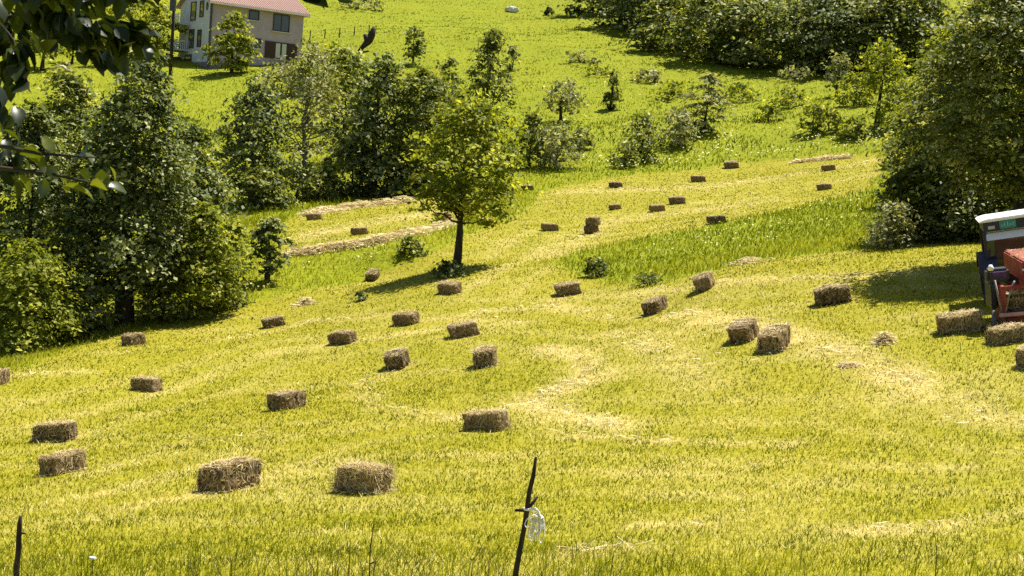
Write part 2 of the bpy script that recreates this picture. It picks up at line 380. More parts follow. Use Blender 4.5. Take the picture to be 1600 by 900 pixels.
# tall meadow grass: banks, edges and the hillside
P = scatter(400000, 30, 330, 31); P = P[~mown_mask(jit(P))]
dist = np.linalg.norm(P, axis=1); n = len(P)
pat = fbm(P[:, 0] * 0.25, P[:, 1] * 0.25, 71); pt2 = fbm(P[:, 0] * 1.5, P[:, 1] * 1.5, 77)
tint = np.clip(-0.12 + 0.7 * pat + 0.5 * pt2 + rng.normal(0, 0.13, n), 0, 1)
pt3 = fbm(P[:, 0] * 0.09, P[:, 1] * 0.09, 78); tuft = (fbm(P[:, 0] * 0.5, P[:, 1] * 0.5, 79) > 0.6) * (dist > 60)
tint = np.clip(tint + 1.0 * (pt3 - 0.5) - 0.22 * tuft, 0, 1)
tint = np.clip(tint + 0.16 * (dist < 85), 0, 1)
h = (1 + 0.9 * tuft) * np.where(dist < 85, 0.68, np.where(dist > 105, 0.72, 0.9)) * rng.uniform(0.12, 0.42, n) * (0.35 + 1.0 * pat) * np.clip(1.35 - dist / 170, 0.5, 1.2)
blades('tall_grass', P, h, np.maximum(0.012, dist * 0.00055) * rng.uniform(0.7, 1.5, n), rng.uniform(0.05, 0.6, n), tint, M_TALL, label='unmown green meadow grass on the banks and the hillside')

# taller seeding stalks along the front edge of the field
P = np.stack([rng.uniform(-5.5, 6.5, 5200), rng.uniform(8.6, 12.2, 5200)], 1)
P = P[rng.random(len(P)) < 0.85 * (0.15 + 0.9 * fbm(P[:, 0] * 0.8, P[:, 1] * 0.8, 81)) * np.where(P[:, 0] < 1.2, 1.0, 0.35)]
n = len(P)
blades('edge_grass', P, rng.uniform(0.12, 0.42, n), rng.uniform(0.005, 0.009, n), rng.uniform(0.03, 0.3, n), np.clip(rng.normal(0.55, 0.28, n), 0, 1), M_TALL, label='thin uncut grass stalks along the near edge of the field')
P = np.concatenate([np.stack([rng.uniform(-2.7, -0.9, 40), rng.uniform(9.0, 10.6, 40)], 1), np.stack([rng.uniform(-0.9, 0.4, 70), rng.uniform(8.7, 10.2, 70)], 1), np.stack([rng.uniform(-5, 4, 60), rng.uniform(9, 11, 60)], 1)])
n = len(P)
blades('dry_stalks', P, rng.uniform(0.3, 0.62, n), rng.uniform(0.006, 0.010, n), rng.uniform(0.02, 0.2, n), np.zeros(n), mat_leaf('dry_stalk', [(0, (0.05, 0.04, 0.015)), (1, (0.1, 0.08, 0.03))], 0.2), label='dark dry weed stalks standing in the near grass')

def flowers(name, P, size, hgt, mat, label):
    n = len(P); z = H(P[:, 0], P[:, 1]) + hgt
    C = np.stack([P[:, 0], P[:, 1], z], 1)
    k = 6; a = np.linspace(0, 2 * np.pi, k, endpoint=False)
    tl = rng.normal(0, 0.35, (n, 2)); N = np.stack([tl[:, 0], tl[:, 1] - 0.5, np.ones(n)], 1); N /= np.linalg.norm(N, axis=1)[:, None]
    U = np.cross(N, [0, 1, 0.01]); U /= np.linalg.norm(U, axis=1)[:, None]; W = np.cross(N, U)
    V = C[:, None] + size[:, None, None] * (np.cos(a)[None, :, None] * U[:, None] + np.sin(a)[None, :, None] * W[:, None])
    V[:, ::2] += N[:, None] * (size * 0.3)[:, None, None]
    loops = np.arange(n * k).reshape(n, k)
    return tag(raw_mesh(name, V.reshape(-1, 3), loops, np.full(n, k), mat, None, {'tint': rng.random(n * k)}), label, 'flowers', kind='stuff')
fl = []
for poly, m in (([(880, 250), (960, 225), (1120, 205), (1390, 195), (1390, 235), (1140, 250), (960, 268)], 380), ([(960, 415), (1100, 362), (1350, 315), (1340, 370), (1150, 405), (1000, 430)], 130), ([(430, 432), (600, 392), (700, 365), (690, 385), (560, 425), (440, 455)], 110),
                ([(820, 140), (1000, 100), (1250, 150), (1250, 190), (1000, 170)], 50), ([(0, 560), (200, 505), (420, 445), (420, 460), (190, 520)], 40)):
    pw = poly_world(poly); lo, hi = pw.min(0), pw.max(0); q = rng.uniform(lo, hi, (m * 8, 2)); q = q[inside(q, pw)]
    q = q[fbm(q[:, 0] * 0.3, q[:, 1] * 0.3, 91) > 0.45][:m]; fl.append(q)
P = np.concatenate(fl); d = np.linalg.norm(P, axis=1)
flowers('meadow_flowers', P, np.maximum(0.025, d * 0.00062) * rng.uniform(0.6, 1.3, len(P)), rng.uniform(0.25, 0.5, len(P)), M_FLOWER, 'small white and cream meadow flowers in the unmown grass')

# ------------------------------------------------------------------ loose hay
def strands(C, length, width, up=0.35, seed=0):
    r = np.random.default_rng(seed); n = len(C)
    a = r.uniform(0, 2 * np.pi, n); u = r.uniform(-up, up, n)
    D = np.stack([np.cos(a), np.sin(a), u], 1) * length[:, None] * 0.5
    b = r.normal(0, 1, (n, 3)); W = np.cross(D, b); W = W / (np.linalg.norm(W, axis=1)[:, None] + 1e-9) * width[:, None] * 0.5
    M = C + r.normal(0, 0.025, (n, 3)) * length[:, None]
    V = np.stack([C - D - W, C - D + W, M + W, C + D, M - W], 1).reshape(-1, 3)
    return V, np.arange(n * 5).reshape(n, 5)

def hay_heap(name, line, width, height, label, cat, n=900, slen=0.3):
    L0 = poly_world(line) if len(line) > 1 else None
    r = np.random.default_rng(abs(hash(label)) % 1000 if False else len(label) * 7)
    if L0 is None:
        c = spot(*line[0]); base = c
        q = r.normal(0, 0.5, (n, 2)) * width; P2 = c[:2] + q; rad = np.linalg.norm(q, axis=1) / width
    else:
        t = r.uniform(0, len(L0) - 1, n); i = np.minimum(t.astype(int), len(L0) - 2); base0 = L0[i] + (L0[i + 1] - L0[i]) * (t - i)[:, None]
        q = r.normal(0, 0.45, (n, 2)) * width; P2 = base0 + q; rad = np.linalg.norm(q, axis=1) / width
        c = L0.mean(0); base = np.array([c[0], c[1], float(H(c[0:1], c[1:2])[0])])
    hh = height * np.exp(-rad ** 2 * 2.0) * (0.4 + 1.1 * fbm(P2[:, 0] * 1.3, P2[:, 1] * 1.3, 5))
    C = np.stack([P2[:, 0], P2[:, 1], H(P2[:, 0], P2[:, 1]) + 0.02 + hh * r.random(n)], 1) - base
    dd = np.linalg.norm(base)
    V, F = strands(C, slen * r.uniform(0.5, 1.3, n), np.full(n, max(0.007, dd * 0.00045)), 0.2, len(label))
    o = raw_mesh(name, V, F, np.full(n, 5), M_HAY, None, {'tint': np.repeat(np.clip(r.normal(0.75, 0.2, n), 0, 1), 5)})
    o.location = base
    return tag(o, label, cat)

hay_heap('hay_windrow', [(455, 398), (520, 388), (560, 383), (600, 377), (650, 366), (705, 350)], 0.34, 0.3, 'long pale hay row along the rim of the left terrace', 'hay row', 3600, 0.6)
hay_heap('hay_windrow', [(478, 338), (520, 330), (570, 323), (640, 315)], 0.38, 0.35, 'short hay row at the back of the left terrace, before the trees', 'hay row', 1700, 0.6)
hay_heap('hay_windrow', [(1240, 255), (1290, 249), (1330, 246)], 0.4, 0.25, 'thin hay row on the far rim of the right terrace', 'hay row', 700, 0.5)
hay_heap('hay_clump', [(1381, 535)], 0.17, 0.22, 'small brown hay heap between the bale pair and the baler', 'hay heap', 520)
hay_heap('hay_clump', [(1327, 572)], 0.15, 0.08, 'flat scrap of hay on the pale swath, right half of the field', 'hay heap', 300)
hay_heap('hay_clump', [(477, 475)], 0.3, 0.2, 'small pale hay heap near the left tree line', 'hay heap', 300)
hay_heap('hay_clump', [(1165, 411)], 0.5, 0.2, 'pale hay scrap at the foot of the flowering bank', 'hay heap', 300)
P = []
for (line, w), k_s in zip(SW, SWK):
    tl = np.linalg.norm(np.diff(line, axis=0), axis=1).sum(); dm = np.linalg.norm(line.mean(0))
    m = int(k_s * tl * w * 2600 / max(dm, 14)); t = rng.uniform(0, len(line) - 1, m); i = np.minimum(t.astype(int), len(line) - 2)
    q = line[i] + (line[i + 1] - line[i]) * (t - i)[:, None] + rng.normal(0, 0.5, (m, 2)) * w
    P.append(q[rng.random(m) < np.clip((fbm(q[:, 0] * 1.1, q[:, 1] * 1.1, 23) - 0.25) * 1.9, 0, 1)])
P = np.concatenate(P); dd = np.linalg.norm(P, axis=1)
V, F = strands(np.stack([P[:, 0], P[:, 1], H(P[:, 0], P[:, 1]) + rng.uniform(0.03, 0.10, len(P))], 1), rng.uniform(0.1, 0.3, len(P)), np.maximum(0.006, dd * 0.00045), 0.25, 5)
tag(raw_mesh('loose_hay', V, F, np.full(len(P), 5), M_HAY, None, {'tint': np.repeat(rng.uniform(0.5, 1.0, len(P)), 5)}), 'loose pale hay left in streaks on the mown field', 'hay', kind='stuff')

# ------------------------------------------------------------------ hay bales
def bale_mesh(seed, nstr, shaggy=0.0, L=0.80, Wd=0.46, Hh=0.36):
    r = np.random.default_rng(seed)
    nx_, ny_, nz_ = 22, 12, 10
    bm = bmesh.new(); bmesh.ops.create_cube(bm, size=1.0)
    me = bpy.data.meshes.new('hay_bale')
    # box grid surface
    V = []; F = []; idx = {}
    def vid(i, j, k):
        if (i, j, k) not in idx:
            idx[(i, j, k)] = len(V); V.append((i / nx_ - .5, j / ny_ - .5, k / nz_ - .5))
        return idx[(i, j, k)]
    for i in range(nx_):
        for j in range(ny_):
            F.append((vid(i, j, 0), vid(i, j + 1, 0), vid(i + 1, j + 1, 0), vid(i + 1, j, 0))); F.append((vid(i, j, nz_), vid(i + 1, j, nz_), vid(i + 1, j + 1, nz_), vid(i, j + 1, nz_)))
    for i in range(nx_):
        for k in range(nz_):
            F.append((vid(i, 0, k), vid(i + 1, 0, k), vid(i + 1, 0, k + 1), vid(i, 0, k + 1))); F.append((vid(i, ny_, k), vid(i, ny_, k + 1), vid(i + 1, ny_, k + 1), vid(i + 1, ny_, k)))
    for j in range(ny_):
        for k in range(nz_):
            F.append((vid(0, j, k), vid(0, j, k + 1), vid(0, j + 1, k + 1), vid(0, j + 1, k))); F.append((vid(nx_, j, k), vid(nx_, j + 1, k), vid(nx_, j + 1, k + 1), vid(nx_, j, k + 1)))
    bm.free()
    V = np.array(V)
    S = np.array([L, Wd, Hh]); Q = V * 2
    e = 9.0; rr = (np.abs(Q) ** e).sum(1) ** (1 / e); mx = np.abs(Q).max(1); Vb = V * (mx / rr)[:, None]   # rounded edges
    P = Vb * S
    bulge = (fbm(P[:, 0] * 6 + seed, P[:, 1] * 6 + P[:, 2] * 5, seed) - 0.5) * 0.10
    nrm = Vb / (np.linalg.norm(Vb, axis=1)[:, None] + 1e-9)
    P = P + nrm * bulge[:, None]
    slices = 0.012 * np.sin(P[:, 0] * 48 + 3 * fbm(P[:, 1] * 4, P[:, 2] * 4, seed + 3))
    P = P + nrm * slices[:, None] * (np.abs(V[:, 0]) < 0.47)[:, None]
    for yy in (-0.11, 0.11):   # twine grooves run round the length
        g = np.exp(-((P[:, 1] - yy) / 0.03) ** 2); P[:, 2] *= 1 - 0.06 * g; P[:, 0] *= 1 - 0.03 * g
    P[:, 2] += r.normal(0, 0.03) * (P[:, 0] / L) + r.uniform(-0.02, 0.05) * (0.25 - (P[:, 0] / L) ** 2) * 2; P[:, 0] += r.normal(0, 0.10) * P[:, 2]; P[:, 1] += r.normal(0, 0.06) * P[:, 2]
    P[:, 1] *= 1 + r.normal(0, 0.08) * P[:, 0] / L; P[:, 2] *= 1 + r.normal(0, 0.12) * P[:, 0] / L; P[:, 2] += Hh / 2
    nv = len(P)
    # strands lying in and sticking out of the surface
    cen = np.array([P[list(q)].mean(0) for q in F]); topm = cen[:, 2] > Hh * 0.9
    wgt = np.where(topm, 2.6, 0.55 + 0.6 * shaggy); fi = r.choice(len(F), nstr, p=wgt / wgt.sum()); C = np.array([P[list(F[k])].mean(0) for k in fi]); nn = C - np.array([0, 0, Hh / 2]); nn = nn / S; a = np.abs(nn).argmax(1)  # pale strands crowd the top: loose chaff, and sunlit top painted against shaded sides
    no = np.zeros_like(C); no[np.arange(nstr), a] = np.sign(nn[np.arange(nstr), a])
    keep = ~((a == 2) & (no[:, 2] < 0)); C, no = C[keep], no[keep]; m = len(C)
    tang = r.normal(0, 1, (m, 3)); tang -= no * (tang * no).sum(1)[:, None]; tang /= np.linalg.norm(tang, axis=1)[:, None]
    out = r.uniform(0.05, 0.55 + 0.6 * shaggy, m) ** 1.5
    D = tang + no * out[:, None]; D /= np.linalg.norm(D, axis=1)[:, None]
    ln = r.uniform(0.05, 0.14 + 0.13 * shaggy, m); wd = r.uniform(0.006, 0.012, m)
    W = np.cross(D, no + 0.3 * r.normal(0, 1, (m, 3))); W /= np.linalg.norm(W, axis=1)[:, None] + 1e-9
    B = C + no * 0.004
    nb = nstr // 9; ab = r.uniform(0, 2 * np.pi, nb)      # loose stems dropped round the foot
    B[:nb] = np.stack([np.cos(ab) * (L / 2 + r.uniform(0, 0.14, nb)), np.sin(ab) * (Wd / 2 + r.uniform(0, 0.14, nb)), r.uniform(0.02, 0.06, nb)], 1); D[:nb, 2] *= 0.15
    SV = np.stack([B - W * wd[:, None] / 2, B + W * wd[:, None] / 2, B + D * (ln * .6)[:, None] + W * wd[:, None] * .4, B + D * ln[:, None], B + D * (ln * .6)[:, None] - W * wd[:, None] * .4], 1).reshape(-1, 3)
    SF = np.arange(m * 5).reshape(m, 5) + nv
    loops = np.concatenate([np.array(F).ravel(), SF.ravel()]); sizes = np.concatenate([np.full(len(F), 4), np.full(m, 5)])
    o = raw_mesh('hay_bale', np.concatenate([P, SV]), loops, sizes, M_BALE, None, {'tint': np.concatenate([np.full(nv, 0.3), np.repeat(np.clip(r.normal(0.5, 0.25, m), 0, 1), 5)])})
    me = o.data; me.materials.append(M_HAY)
    mi = np.zeros(len(sizes), np.int32); mi[len(F):] = 1; me.polygons.foreach_set('material_index', mi)
    sm = np.zeros(len(sizes), bool); sm[:len(F)] = True; me.polygons.foreach_set('use_smooth', sm)
    bpy.data.objects.remove(o)
    return me
NEAR = [bale_mesh(s, 1700) for s in (1, 2, 3)]; SHAG = bale_mesh(4, 2600, 0.5); MIDB = [bale_mesh(s, 900) for s in (5, 6, 7, 12)]; FARB = [bale_mesh(s, 400) for s in (8, 9, 13)]
G_B = 'hay bales lying about the mown field'
# photo point at the bottom centre, heading (0 = long side across the view), size factor, mesh, label
BALES = [
 (358, 768, 50, 1.02, NEAR[0], 'largest looking hay bale, long and boxy, nearest the camera left of the shaggy one'),
 (569, 772, -42, 0.88, SHAG, 'shaggy hay bale with loose strands sticking out, in front at the centre'),
 (98, 741, 48, 0.86, NEAR[1], 'tilted hay bale just below its twin near the left edge'),
 (86, 690, -30, 0.92, NEAR[2], 'long hay bale just above its twin near the left edge'),
 (759, 674, -24, 0.9, NEAR[1], 'hay bale lying alone uphill of the rope stake'),
 (449, 640, 46, 0.92, MIDB[0], 'hay bale lying alone uphill of the largest looking one'),
 (229, 612, -38, 0.86, MIDB[1], 'tilted hay bale uphill of the left edge pair'),
 (209, 540, 50, 0.9, MIDB[2], 'hay bale beside the tall grass under the dark trunked tree'),
 (-9, 603, 60, 0.95, MIDB[0], 'hay bale cut off by the left edge of the picture'),
 (428, 512, 18, 0.84, MIDB[1], 'small hay bale below the pale hay heap, near the left tree line'),
 (536, 538, -30, 0.9, MIDB[2], 'hay bale with pale right end, left of the low curved one'),
 (635, 508, -30, 0.92, MIDB[0], 'hay bale on the pale streak just downhill of the lone tree shadow'),
 (725, 527, 14, 0.98, MIDB[1], 'low rounded hay bale downhill of the lone tree'),
 (622, 576, 78, 1.1, MIDB[2], 'hay bale with pale top, left of the square end-on one'),
 (759, 573, 88, 1.12, NEAR[0], 'square looking hay bale seen end-on, uphill of the lone one above the rope stake'),
 (703, 459, -36, 0.9, MIDB[0], 'hay bale at the edge of the lone tree shadow'),
 (888, 462, 10, 0.98, MIDB[1], 'hay bale below the leafy tuft, right of the lone tree shadow'),
 (583, 438, 75, 0.9, FARB[0], 'tiny dark hay bale beside the left bank, left of the lone tree'),
 (1103, 452, 80, 1.05, MIDB[2], 'squarish hay bale at the foot of the right bank'),
 (1026, 489, 66, 1.0, MIDB[0], 'dark hay bale alone below the right bank, uphill of the pair'),
 (1163, 533, 74, 1.08, MIDB[1], 'left bale of the pair on the pale hay swath'),
 (1211, 548, 76, 1.12, NEAR[2], 'right bale of the pair on the pale hay swath, straw on top'),
 (1302, 476, 8, 1.06, MIDB[2], 'long dark hay bale left of the tree shade, broadside on'),
 (1500, 521, 12, 1.06, NEAR[1], 'long hay bale in front of the tree shade, left of the baler'),
 (1573, 538, 30, 0.86, NEAR[2], 'hay bale right below the red baler'),
 (1626, 574, 30, 0.95, NEAR[0], 'hay bale cut off by the right edge of the picture'),
 (859, 361, 20, 0.9, FARB[0], 'hay bale left of the stacked pair on the right terrace'),
 (924, 365, 70, 1.0, FARB[1], 'lower bale of the stacked pair on the right terrace'),
 (961, 328, 40, 0.75, FARB[1], 'hay bale directly uphill of the stacked pair'),
 (1027, 331, 25, 0.9, FARB[0], 'lower left bale of the two close together on the right terrace'),
 (1058, 319, 12, 1.0, FARB[1], 'upper right bale of the two close together on the right terrace'),
 (1120, 350, 15, 0.95, FARB[0], 'hay bale at the rim of the flowering bank'),
 (962, 294, 12, 0.95, FARB[1], 'hay bale on the far terrace, below the dark thicket'),
 (1091, 285, 10, 1.05, FARB[0], 'hay bale at the back of the terrace, downhill of the farthest one'),
 (1143, 263, 8, 1.2, FARB[1], 'farthest hay bale, against the tall grass behind the terrace'),
 (1295, 267, 30, 0.95, FARB[0], 'upper bale of the two at the right end of the terrace'),
 (1288, 297, 30, 0.9, FARB[1], 'lower bale of the two at the right end of the terrace'),
 (562, 367, 25, 0.85, FARB[0], 'hay bale in the middle of the left terrace'),
 (491, 344, 20, 0.9, FARB[1], 'dark hay bale at the end of the short hay row'),
 (693, 345, 10, 1.0, FARB[0], 'hay bale half hidden by the lower left leaves of the lone tree'),
 (824, 298, 20, 0.85, FARB[1], 'hay bale just clear of the right side of the lone tree crown'),
 (762, 352, 15, 0.85, FARB[0], 'dark hay bale behind the lone tree, right of its trunk'),
]
def place_bale(p, yaw, s, me, label, up=None, lift=0.0, group=G_B):
    o = bpy.data.objects.new('hay_bale', me); COL.objects.link(o)
    N = up or normal_at(p[0], p[1]); view = math.atan2(p[0], p[1])
    X = Vector((math.cos(R(yaw) - view), math.sin(R(yaw) - view), 0)); Y = N.cross(X).normalized(); X = Y.cross(N)
    M = Matrix((X, Y, N)).transposed().to_4x4(); M = M @ Matrix.Diagonal((s, s, s, 1)); M.translation = Vector(p) + N * (lift - 0.012)
    o.matrix_world = M
    return tag(o, label, 'hay bale', group)
for k, (px, py, yaw, s, me, lab) in enumerate(BALES):
    q = spot(px, py); back = 0.22 * np.array([q[0], q[1]]) / np.linalg.norm(q[:2])
    q2 = np.array([q[0] + back[0], q[1] + back[1]]); q = np.array([q2[0], q2[1], float(H(q2[:1], q2[1:])[0])])
    place_bale(q, yaw, s, me, lab)
    if 'lower bale of the stacked' in lab:
        N = normal_at(q[0], q[1]); place_bale(np.array(q) + np.array((0.12, 0.05, 0)), 72, 1.0, FARB[0], 'upper bale of the stacked pair on the right terrace', N, 0.35)

# ------------------------------------------------------------------ trees and shrubs
def leaves(C, size, r, Nb, asp=0.6):
    n = len(C)
    N = Nb + r.normal(0, 0.42, (n, 3)); N /= np.linalg.norm(N, axis=1)[:, None]
    A = np.cross(N, r.normal(0, 1, (n, 3))); A /= np.linalg.norm(A, axis=1)[:, None] + 1e-9
    B = np.cross(N, A)
    s = size * r.uniform(0.55, 1.35, n)
    A = A * s[:, None] * 0.5; B = B * s[:, None] * 0.5 * asp; dn = N * (s * 0.10)[:, None]
    V = np.stack([C - A, C - A * 0.1 - B + dn, C + A, C - A * 0.1 + B + dn], 1).reshape(-1, 3)
    return V, np.arange(n * 4).reshape(n, 4)

PROF = {'round': lambda t: np.sqrt(np.clip(1 - (2 * t - 0.85) ** 2 / 1.33, 0.02, 1)), 'cone': lambda t: 0.12 + 0.88 * (1 - t) ** 0.8 * np.clip(t * 9, 0.3, 1),
        'column': lambda t: np.clip(np.sin(np.pi * (0.10 + 0.86 * t)), 0.1, 1) ** 0.5, 'dome': lambda t: np.sqrt(np.clip(1 - t ** 2.2, 0.02, 1)) * (0.85 + 0.15 * np.clip(t * 5, 0, 1)),
        'egg': lambda t: np.clip(np.sin(np.pi * np.clip(t, 0, 1) ** 0.62), 0.05, 1) ** 0.75}

def tree(name, label, cat, base, top, width, leafmat, style='round', clear=0.15, dens=1.0, leaf=4.6, dx=0, bark=None, trunk_px=None, group=None, limbs=16, gap=0.36, seed=0, depth=None, thick=0.9, wander=0.25, fork=0.3):
    r = np.random.default_rng(seed + 100)
    g = spot(*base)
    if depth is not None:
        dv = ray(*base); g = dv * depth / 1.0; g[2] = float(H(g[0:1], g[1:2])[0])
    dist = g[1] * cp - g[2] * sp; k = dist / FPX
    Hh = (base[1] - top) * k / math.cos(R(4)); Rw = width * 0.5 * k; ox = dx * k
    zb, zt = clear * Hh, Hh
    root = empty(name, g, label, cat, group)
    apx = width * 0.64 * (base[1] - top) * (1 - clear) * 0.64 * 0.75
    n = int(np.clip(apx * 0.95 * dens, 150, 42000)); per = 22 if n > 1500 else 9; nc = max(12, n // per); soft = 1.0 if n > 1500 else 1.9
    t = r.beta(1.15, 1.15, nc) if style != 'cone' else r.beta(1.0, 1.5, nc)
    ang = r.uniform(0, 2 * np.pi, nc)
    lob = 0.55 + 0.8 * vnoise(ang * 1.6 + seed, t * 6 + seed, seed)
    rad = PROF[style](t) * Rw * lob * r.uniform(0, 1, nc) ** gap
    CC = np.stack([ox * (zb + t * (zt - zb)) / Hh + rad * np.cos(ang), rad * np.sin(ang) * thick, zb + t * (zt - zb)], 1)
    # uneven outline: tops of outer clusters vary
    CC[:, 2] += r.normal(0, 0.03, nc) * Hh + 0.13 * (zt - zb) * (vnoise(CC[:, 0] / (0.3 * Rw) + seed, CC[:, 1] / (0.3 * Rw) + 3, seed + 5) - 0.55) * (t > 0.35)
    spread = np.minimum(0.0068 * dist, 0.16 * Rw + 0.02 * Hh) * r.uniform(0.5, 1.6, nc)
    ci = r.integers(0, nc, n)
    # each clump is a drooping spray that leans out from the stem
    E = CC.copy(); E[:, 2] = 0; E /= np.linalg.norm(E, axis=1)[:, None] + 1e-6
    a1 = np.abs(r.normal(0, 1.0, n)) - 0.4; a2 = r.normal(0, 0.75, n); a3 = r.normal(0, 0.22 * soft ** 1.5, n)
    Sd = np.stack([-E[:, 1], E[:, 0], 0 * E[:, 0]], 1); sp_c = spread[ci][:, None]
    C = CC[ci] + (E[ci] * a1[:, None] + Sd[ci] * a2[:, None]) * sp_c; C[:, 2] += (a3 - 0.38 / soft ** 2 * np.abs(a1)) * spread[ci]
    C[:, 2] = np.maximum(C[:, 2], 0.05 * r.random(n) + 0.03)
    size = leaf * 1.12 * dist / 1344
    V, F = leaves(C, size, r, np.array([0, 0, 0.75 / soft ** 0.5]) + E[ci] * 0.45)
    tint = np.clip(0.8 * r.random(nc)[ci] ** 1.6 + 0.38 * r.random(n) ** 1.3, 0, 1)  # clump tint paints bright lit dabs and dark gaps into the crown
    # trunk and limbs
    tr = (trunk_px * k / 2) if trunk_px else 0.018 * Hh + 0.02
    mb = MB(); m = 9; tt = np.linspace(0, 1, m)
    lean = ox * 0.8
    path = np.stack([lean * tt ** 1.3 + wander * tr * 2 * np.sin(tt * 5 + seed), wander * tr * 2 * np.cos(tt * 4 + seed * 2) - wander * tr * 2 * math.cos(seed * 2), tt * (zb + 0.78 * (zt - zb))], 1); path[:, 0] -= path[0, 0]
    path[0, 2] = -0.25
    rads = tr * (1.25 * (1 - tt) ** 2 + 0.95 * (1 - tt) + 0.12) / 1.35
    mb.tube(path, rads, 9)
    sel = r.choice(nc, min(limbs, nc), replace=False)
    for q in sel:
        zz = np.clip(r.uniform(0.55, 0.9) * CC[q, 2], zb * 0.85 + 0.05, path[-1, 2]); s0 = np.array([np.interp(zz, path[:, 2], path[:, a]) for a in range(3)])
        lift = np.array([0, 0, 0.12 * np.linalg.norm(CC[q] - s0)]); u = np.linspace(0, 1, 6)[:, None]
        lp = s0 + (CC[q] - s0) * u + (1 - u) * u * 4 * (-lift) * r.uniform(-0.3, 1) + r.normal(0, 0.02, (6, 3)) * np.linalg.norm(CC[q] - s0) * (u > 0)
        r0 = max(np.interp(zz, path[:, 2], rads) * r.uniform(0.35, 0.6), 0.010)
        mb.tube(lp, r0 * (1 - 0.8 * u[:, 0]), 5, False)
    mb.build('trunk', bark or M_BARK, root, smooth=True)
    raw_mesh('crown', V, F, np.full(n, 4), leafmat, root, {'tint': np.repeat(tint, 4)})
    return root

# the lone tree
tree('field_tree', 'lone leafy tree with a leaning trunk, standing on the mown field', 'tree', (713, 418), 160, 174, L_YELLOW, 'round', 0.31, 0.74, 5.0, dx=14, trunk_px=9, limbs=46, gap=0.42, seed=1, wander=0.5)
tree('ground_shrub', 'low dark tuft round the trunk foot of the lone tree', 'shrub', (700, 432), 412, 50, L_DARK, 'dome', 0.02, 2.0, 4.0, limbs=4, seed=2)
# left tree line
T = tree
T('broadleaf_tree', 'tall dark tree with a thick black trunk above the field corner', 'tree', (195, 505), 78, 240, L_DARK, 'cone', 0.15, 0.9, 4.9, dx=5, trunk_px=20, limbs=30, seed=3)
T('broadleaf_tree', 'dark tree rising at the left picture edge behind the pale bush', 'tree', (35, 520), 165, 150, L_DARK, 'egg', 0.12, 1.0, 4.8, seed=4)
T('broadleaf_tree', 'tall slim tree behind the dark trunked one, at its left shoulder', 'tree', (95, 500), 160, 120, L_MID, 'egg', 0.15, 0.9, 4.6, seed=5, depth=52)
T('leafy_bush', 'pale green bush at the left edge under the dark trees', 'bush', (35, 545), 385, 150, L_BRIGHT, 'dome', 0.02, 1.2, 4.8, seed=6)
T('leafy_bush', 'low dark bush along the field edge left of the black trunk', 'bush', (125, 525), 430, 110, L_DARK, 'dome', 0.02, 1.2, 4.4, seed=7)
T('leafy_bush', 'low bush to the right of the black trunk', 'bush', (255, 502), 425, 90, L_MID, 'dome', 0.02, 1.2, 4.4, seed=8)
T('leafy_bush', 'bright yellow green bush between the black trunk and the dark sapling', 'bush', (312, 494), 325, 110, L_BRIGHT, 'egg', 0.02, 1.1, 4.6, seed=9)
T('leafy_bush', 'second bright bush, just left of the dark sapling', 'bush', (356, 474), 340, 62, L_BRIGHT, 'egg', 0.02, 1.0, 4.6, seed=93)
T('leafy_bush', 'dark round bush behind the bright one in the left tree line', 'bush', (285, 470), 235, 120, L_DARK, 'egg', 0.05, 1.0, 4.6, seed=10, depth=52)
T('leafy_bush', 'small green bush filling the foot of the hedge by the dark sapling', 'bush', (352, 478), 405, 60, L_MID, 'dome', 0.02, 1.1, 4.4, seed=11)
T('young_tree', 'dark sapling with a crooked stem at the end of the left tree line', 'tree', (416, 442), 338, 62, L_DARK, 'egg', 0.16, 0.95, 4.8, trunk_px=7, limbs=14, gap=0.6, seed=12)
# second row behind the left terrace
T('broadleaf_tree', 'dark dense tree behind the left terrace, left of the pale trunk', 'tree', (392, 318), 138, 120, L_DARK, 'egg', 0.10, 1.1, 4.4, seed=13)
T('bare_tree', 'thin grey tree with a pale trunk behind the left terrace', 'tree', (474, 305), 78, 130, L_GREY, 'egg', 0.28, 0.5, 3.6, bark=M_BARKP, trunk_px=8, limbs=46, gap=0.7, seed=14, wander=0.4)
T('conifer_tree', 'dark pointed tree right of the pale trunk', 'tree', (583, 305), 92, 105, L_DARK, 'cone', 0.22, 1.1, 4.2, trunk_px=10, limbs=26, seed=15)
T('broadleaf_tree', 'mid green spreading tree between the pointed tree and the lone tree', 'tree', (650, 300), 115, 130, L_MID, 'egg', 0.10, 0.9, 4.3, seed=16, limbs=26)
T('broadleaf_tree', 'tall thin tree rising above the lone tree crown', 'tree', (742, 285), 46, 90, L_MID, 'egg', 0.34, 0.62, 4.2, dx=8, trunk_px=9, limbs=34, gap=0.65, seed=17)
T('broadleaf_tree', 'loose green tree behind the pale trunk and pointed tree', 'tree', (530, 270), 95, 120, L_MID, 'egg', 0.15, 0.8, 4.2, seed=18, depth=92)
T('leafy_bush', 'round bush in front of the pale trunk', 'bush', (495, 312), 262, 85, L_MID, 'dome', 0.02, 1.2, 4.2, seed=19)
T('leafy_bush', 'light bush at the left end of the terrace trees', 'bush', (410, 328), 262, 90, L_MID, 'dome', 0.02, 1.2, 4.2, seed=20)
T('leafy_bush', 'dark bush at the foot of the pointed tree', 'bush', (600, 306), 245, 110, L_DARK, 'dome', 0.02, 1.2, 4.2, seed=21)
T('leafy_bush', 'light bush at the back right of the left terrace, beside the lone tree crown', 'bush', (655, 302), 255, 70, L_BRIGHT, 'dome', 0.02, 1.1, 4.2, seed=22)
T('thicket', 'grey green thicket at the right shoulder of the lone tree', 'shrub', (868, 264), 195, 75, L_GREY, 'dome', 0.02, 0.75, 3.8, limbs=26, gap=0.6, seed=23)
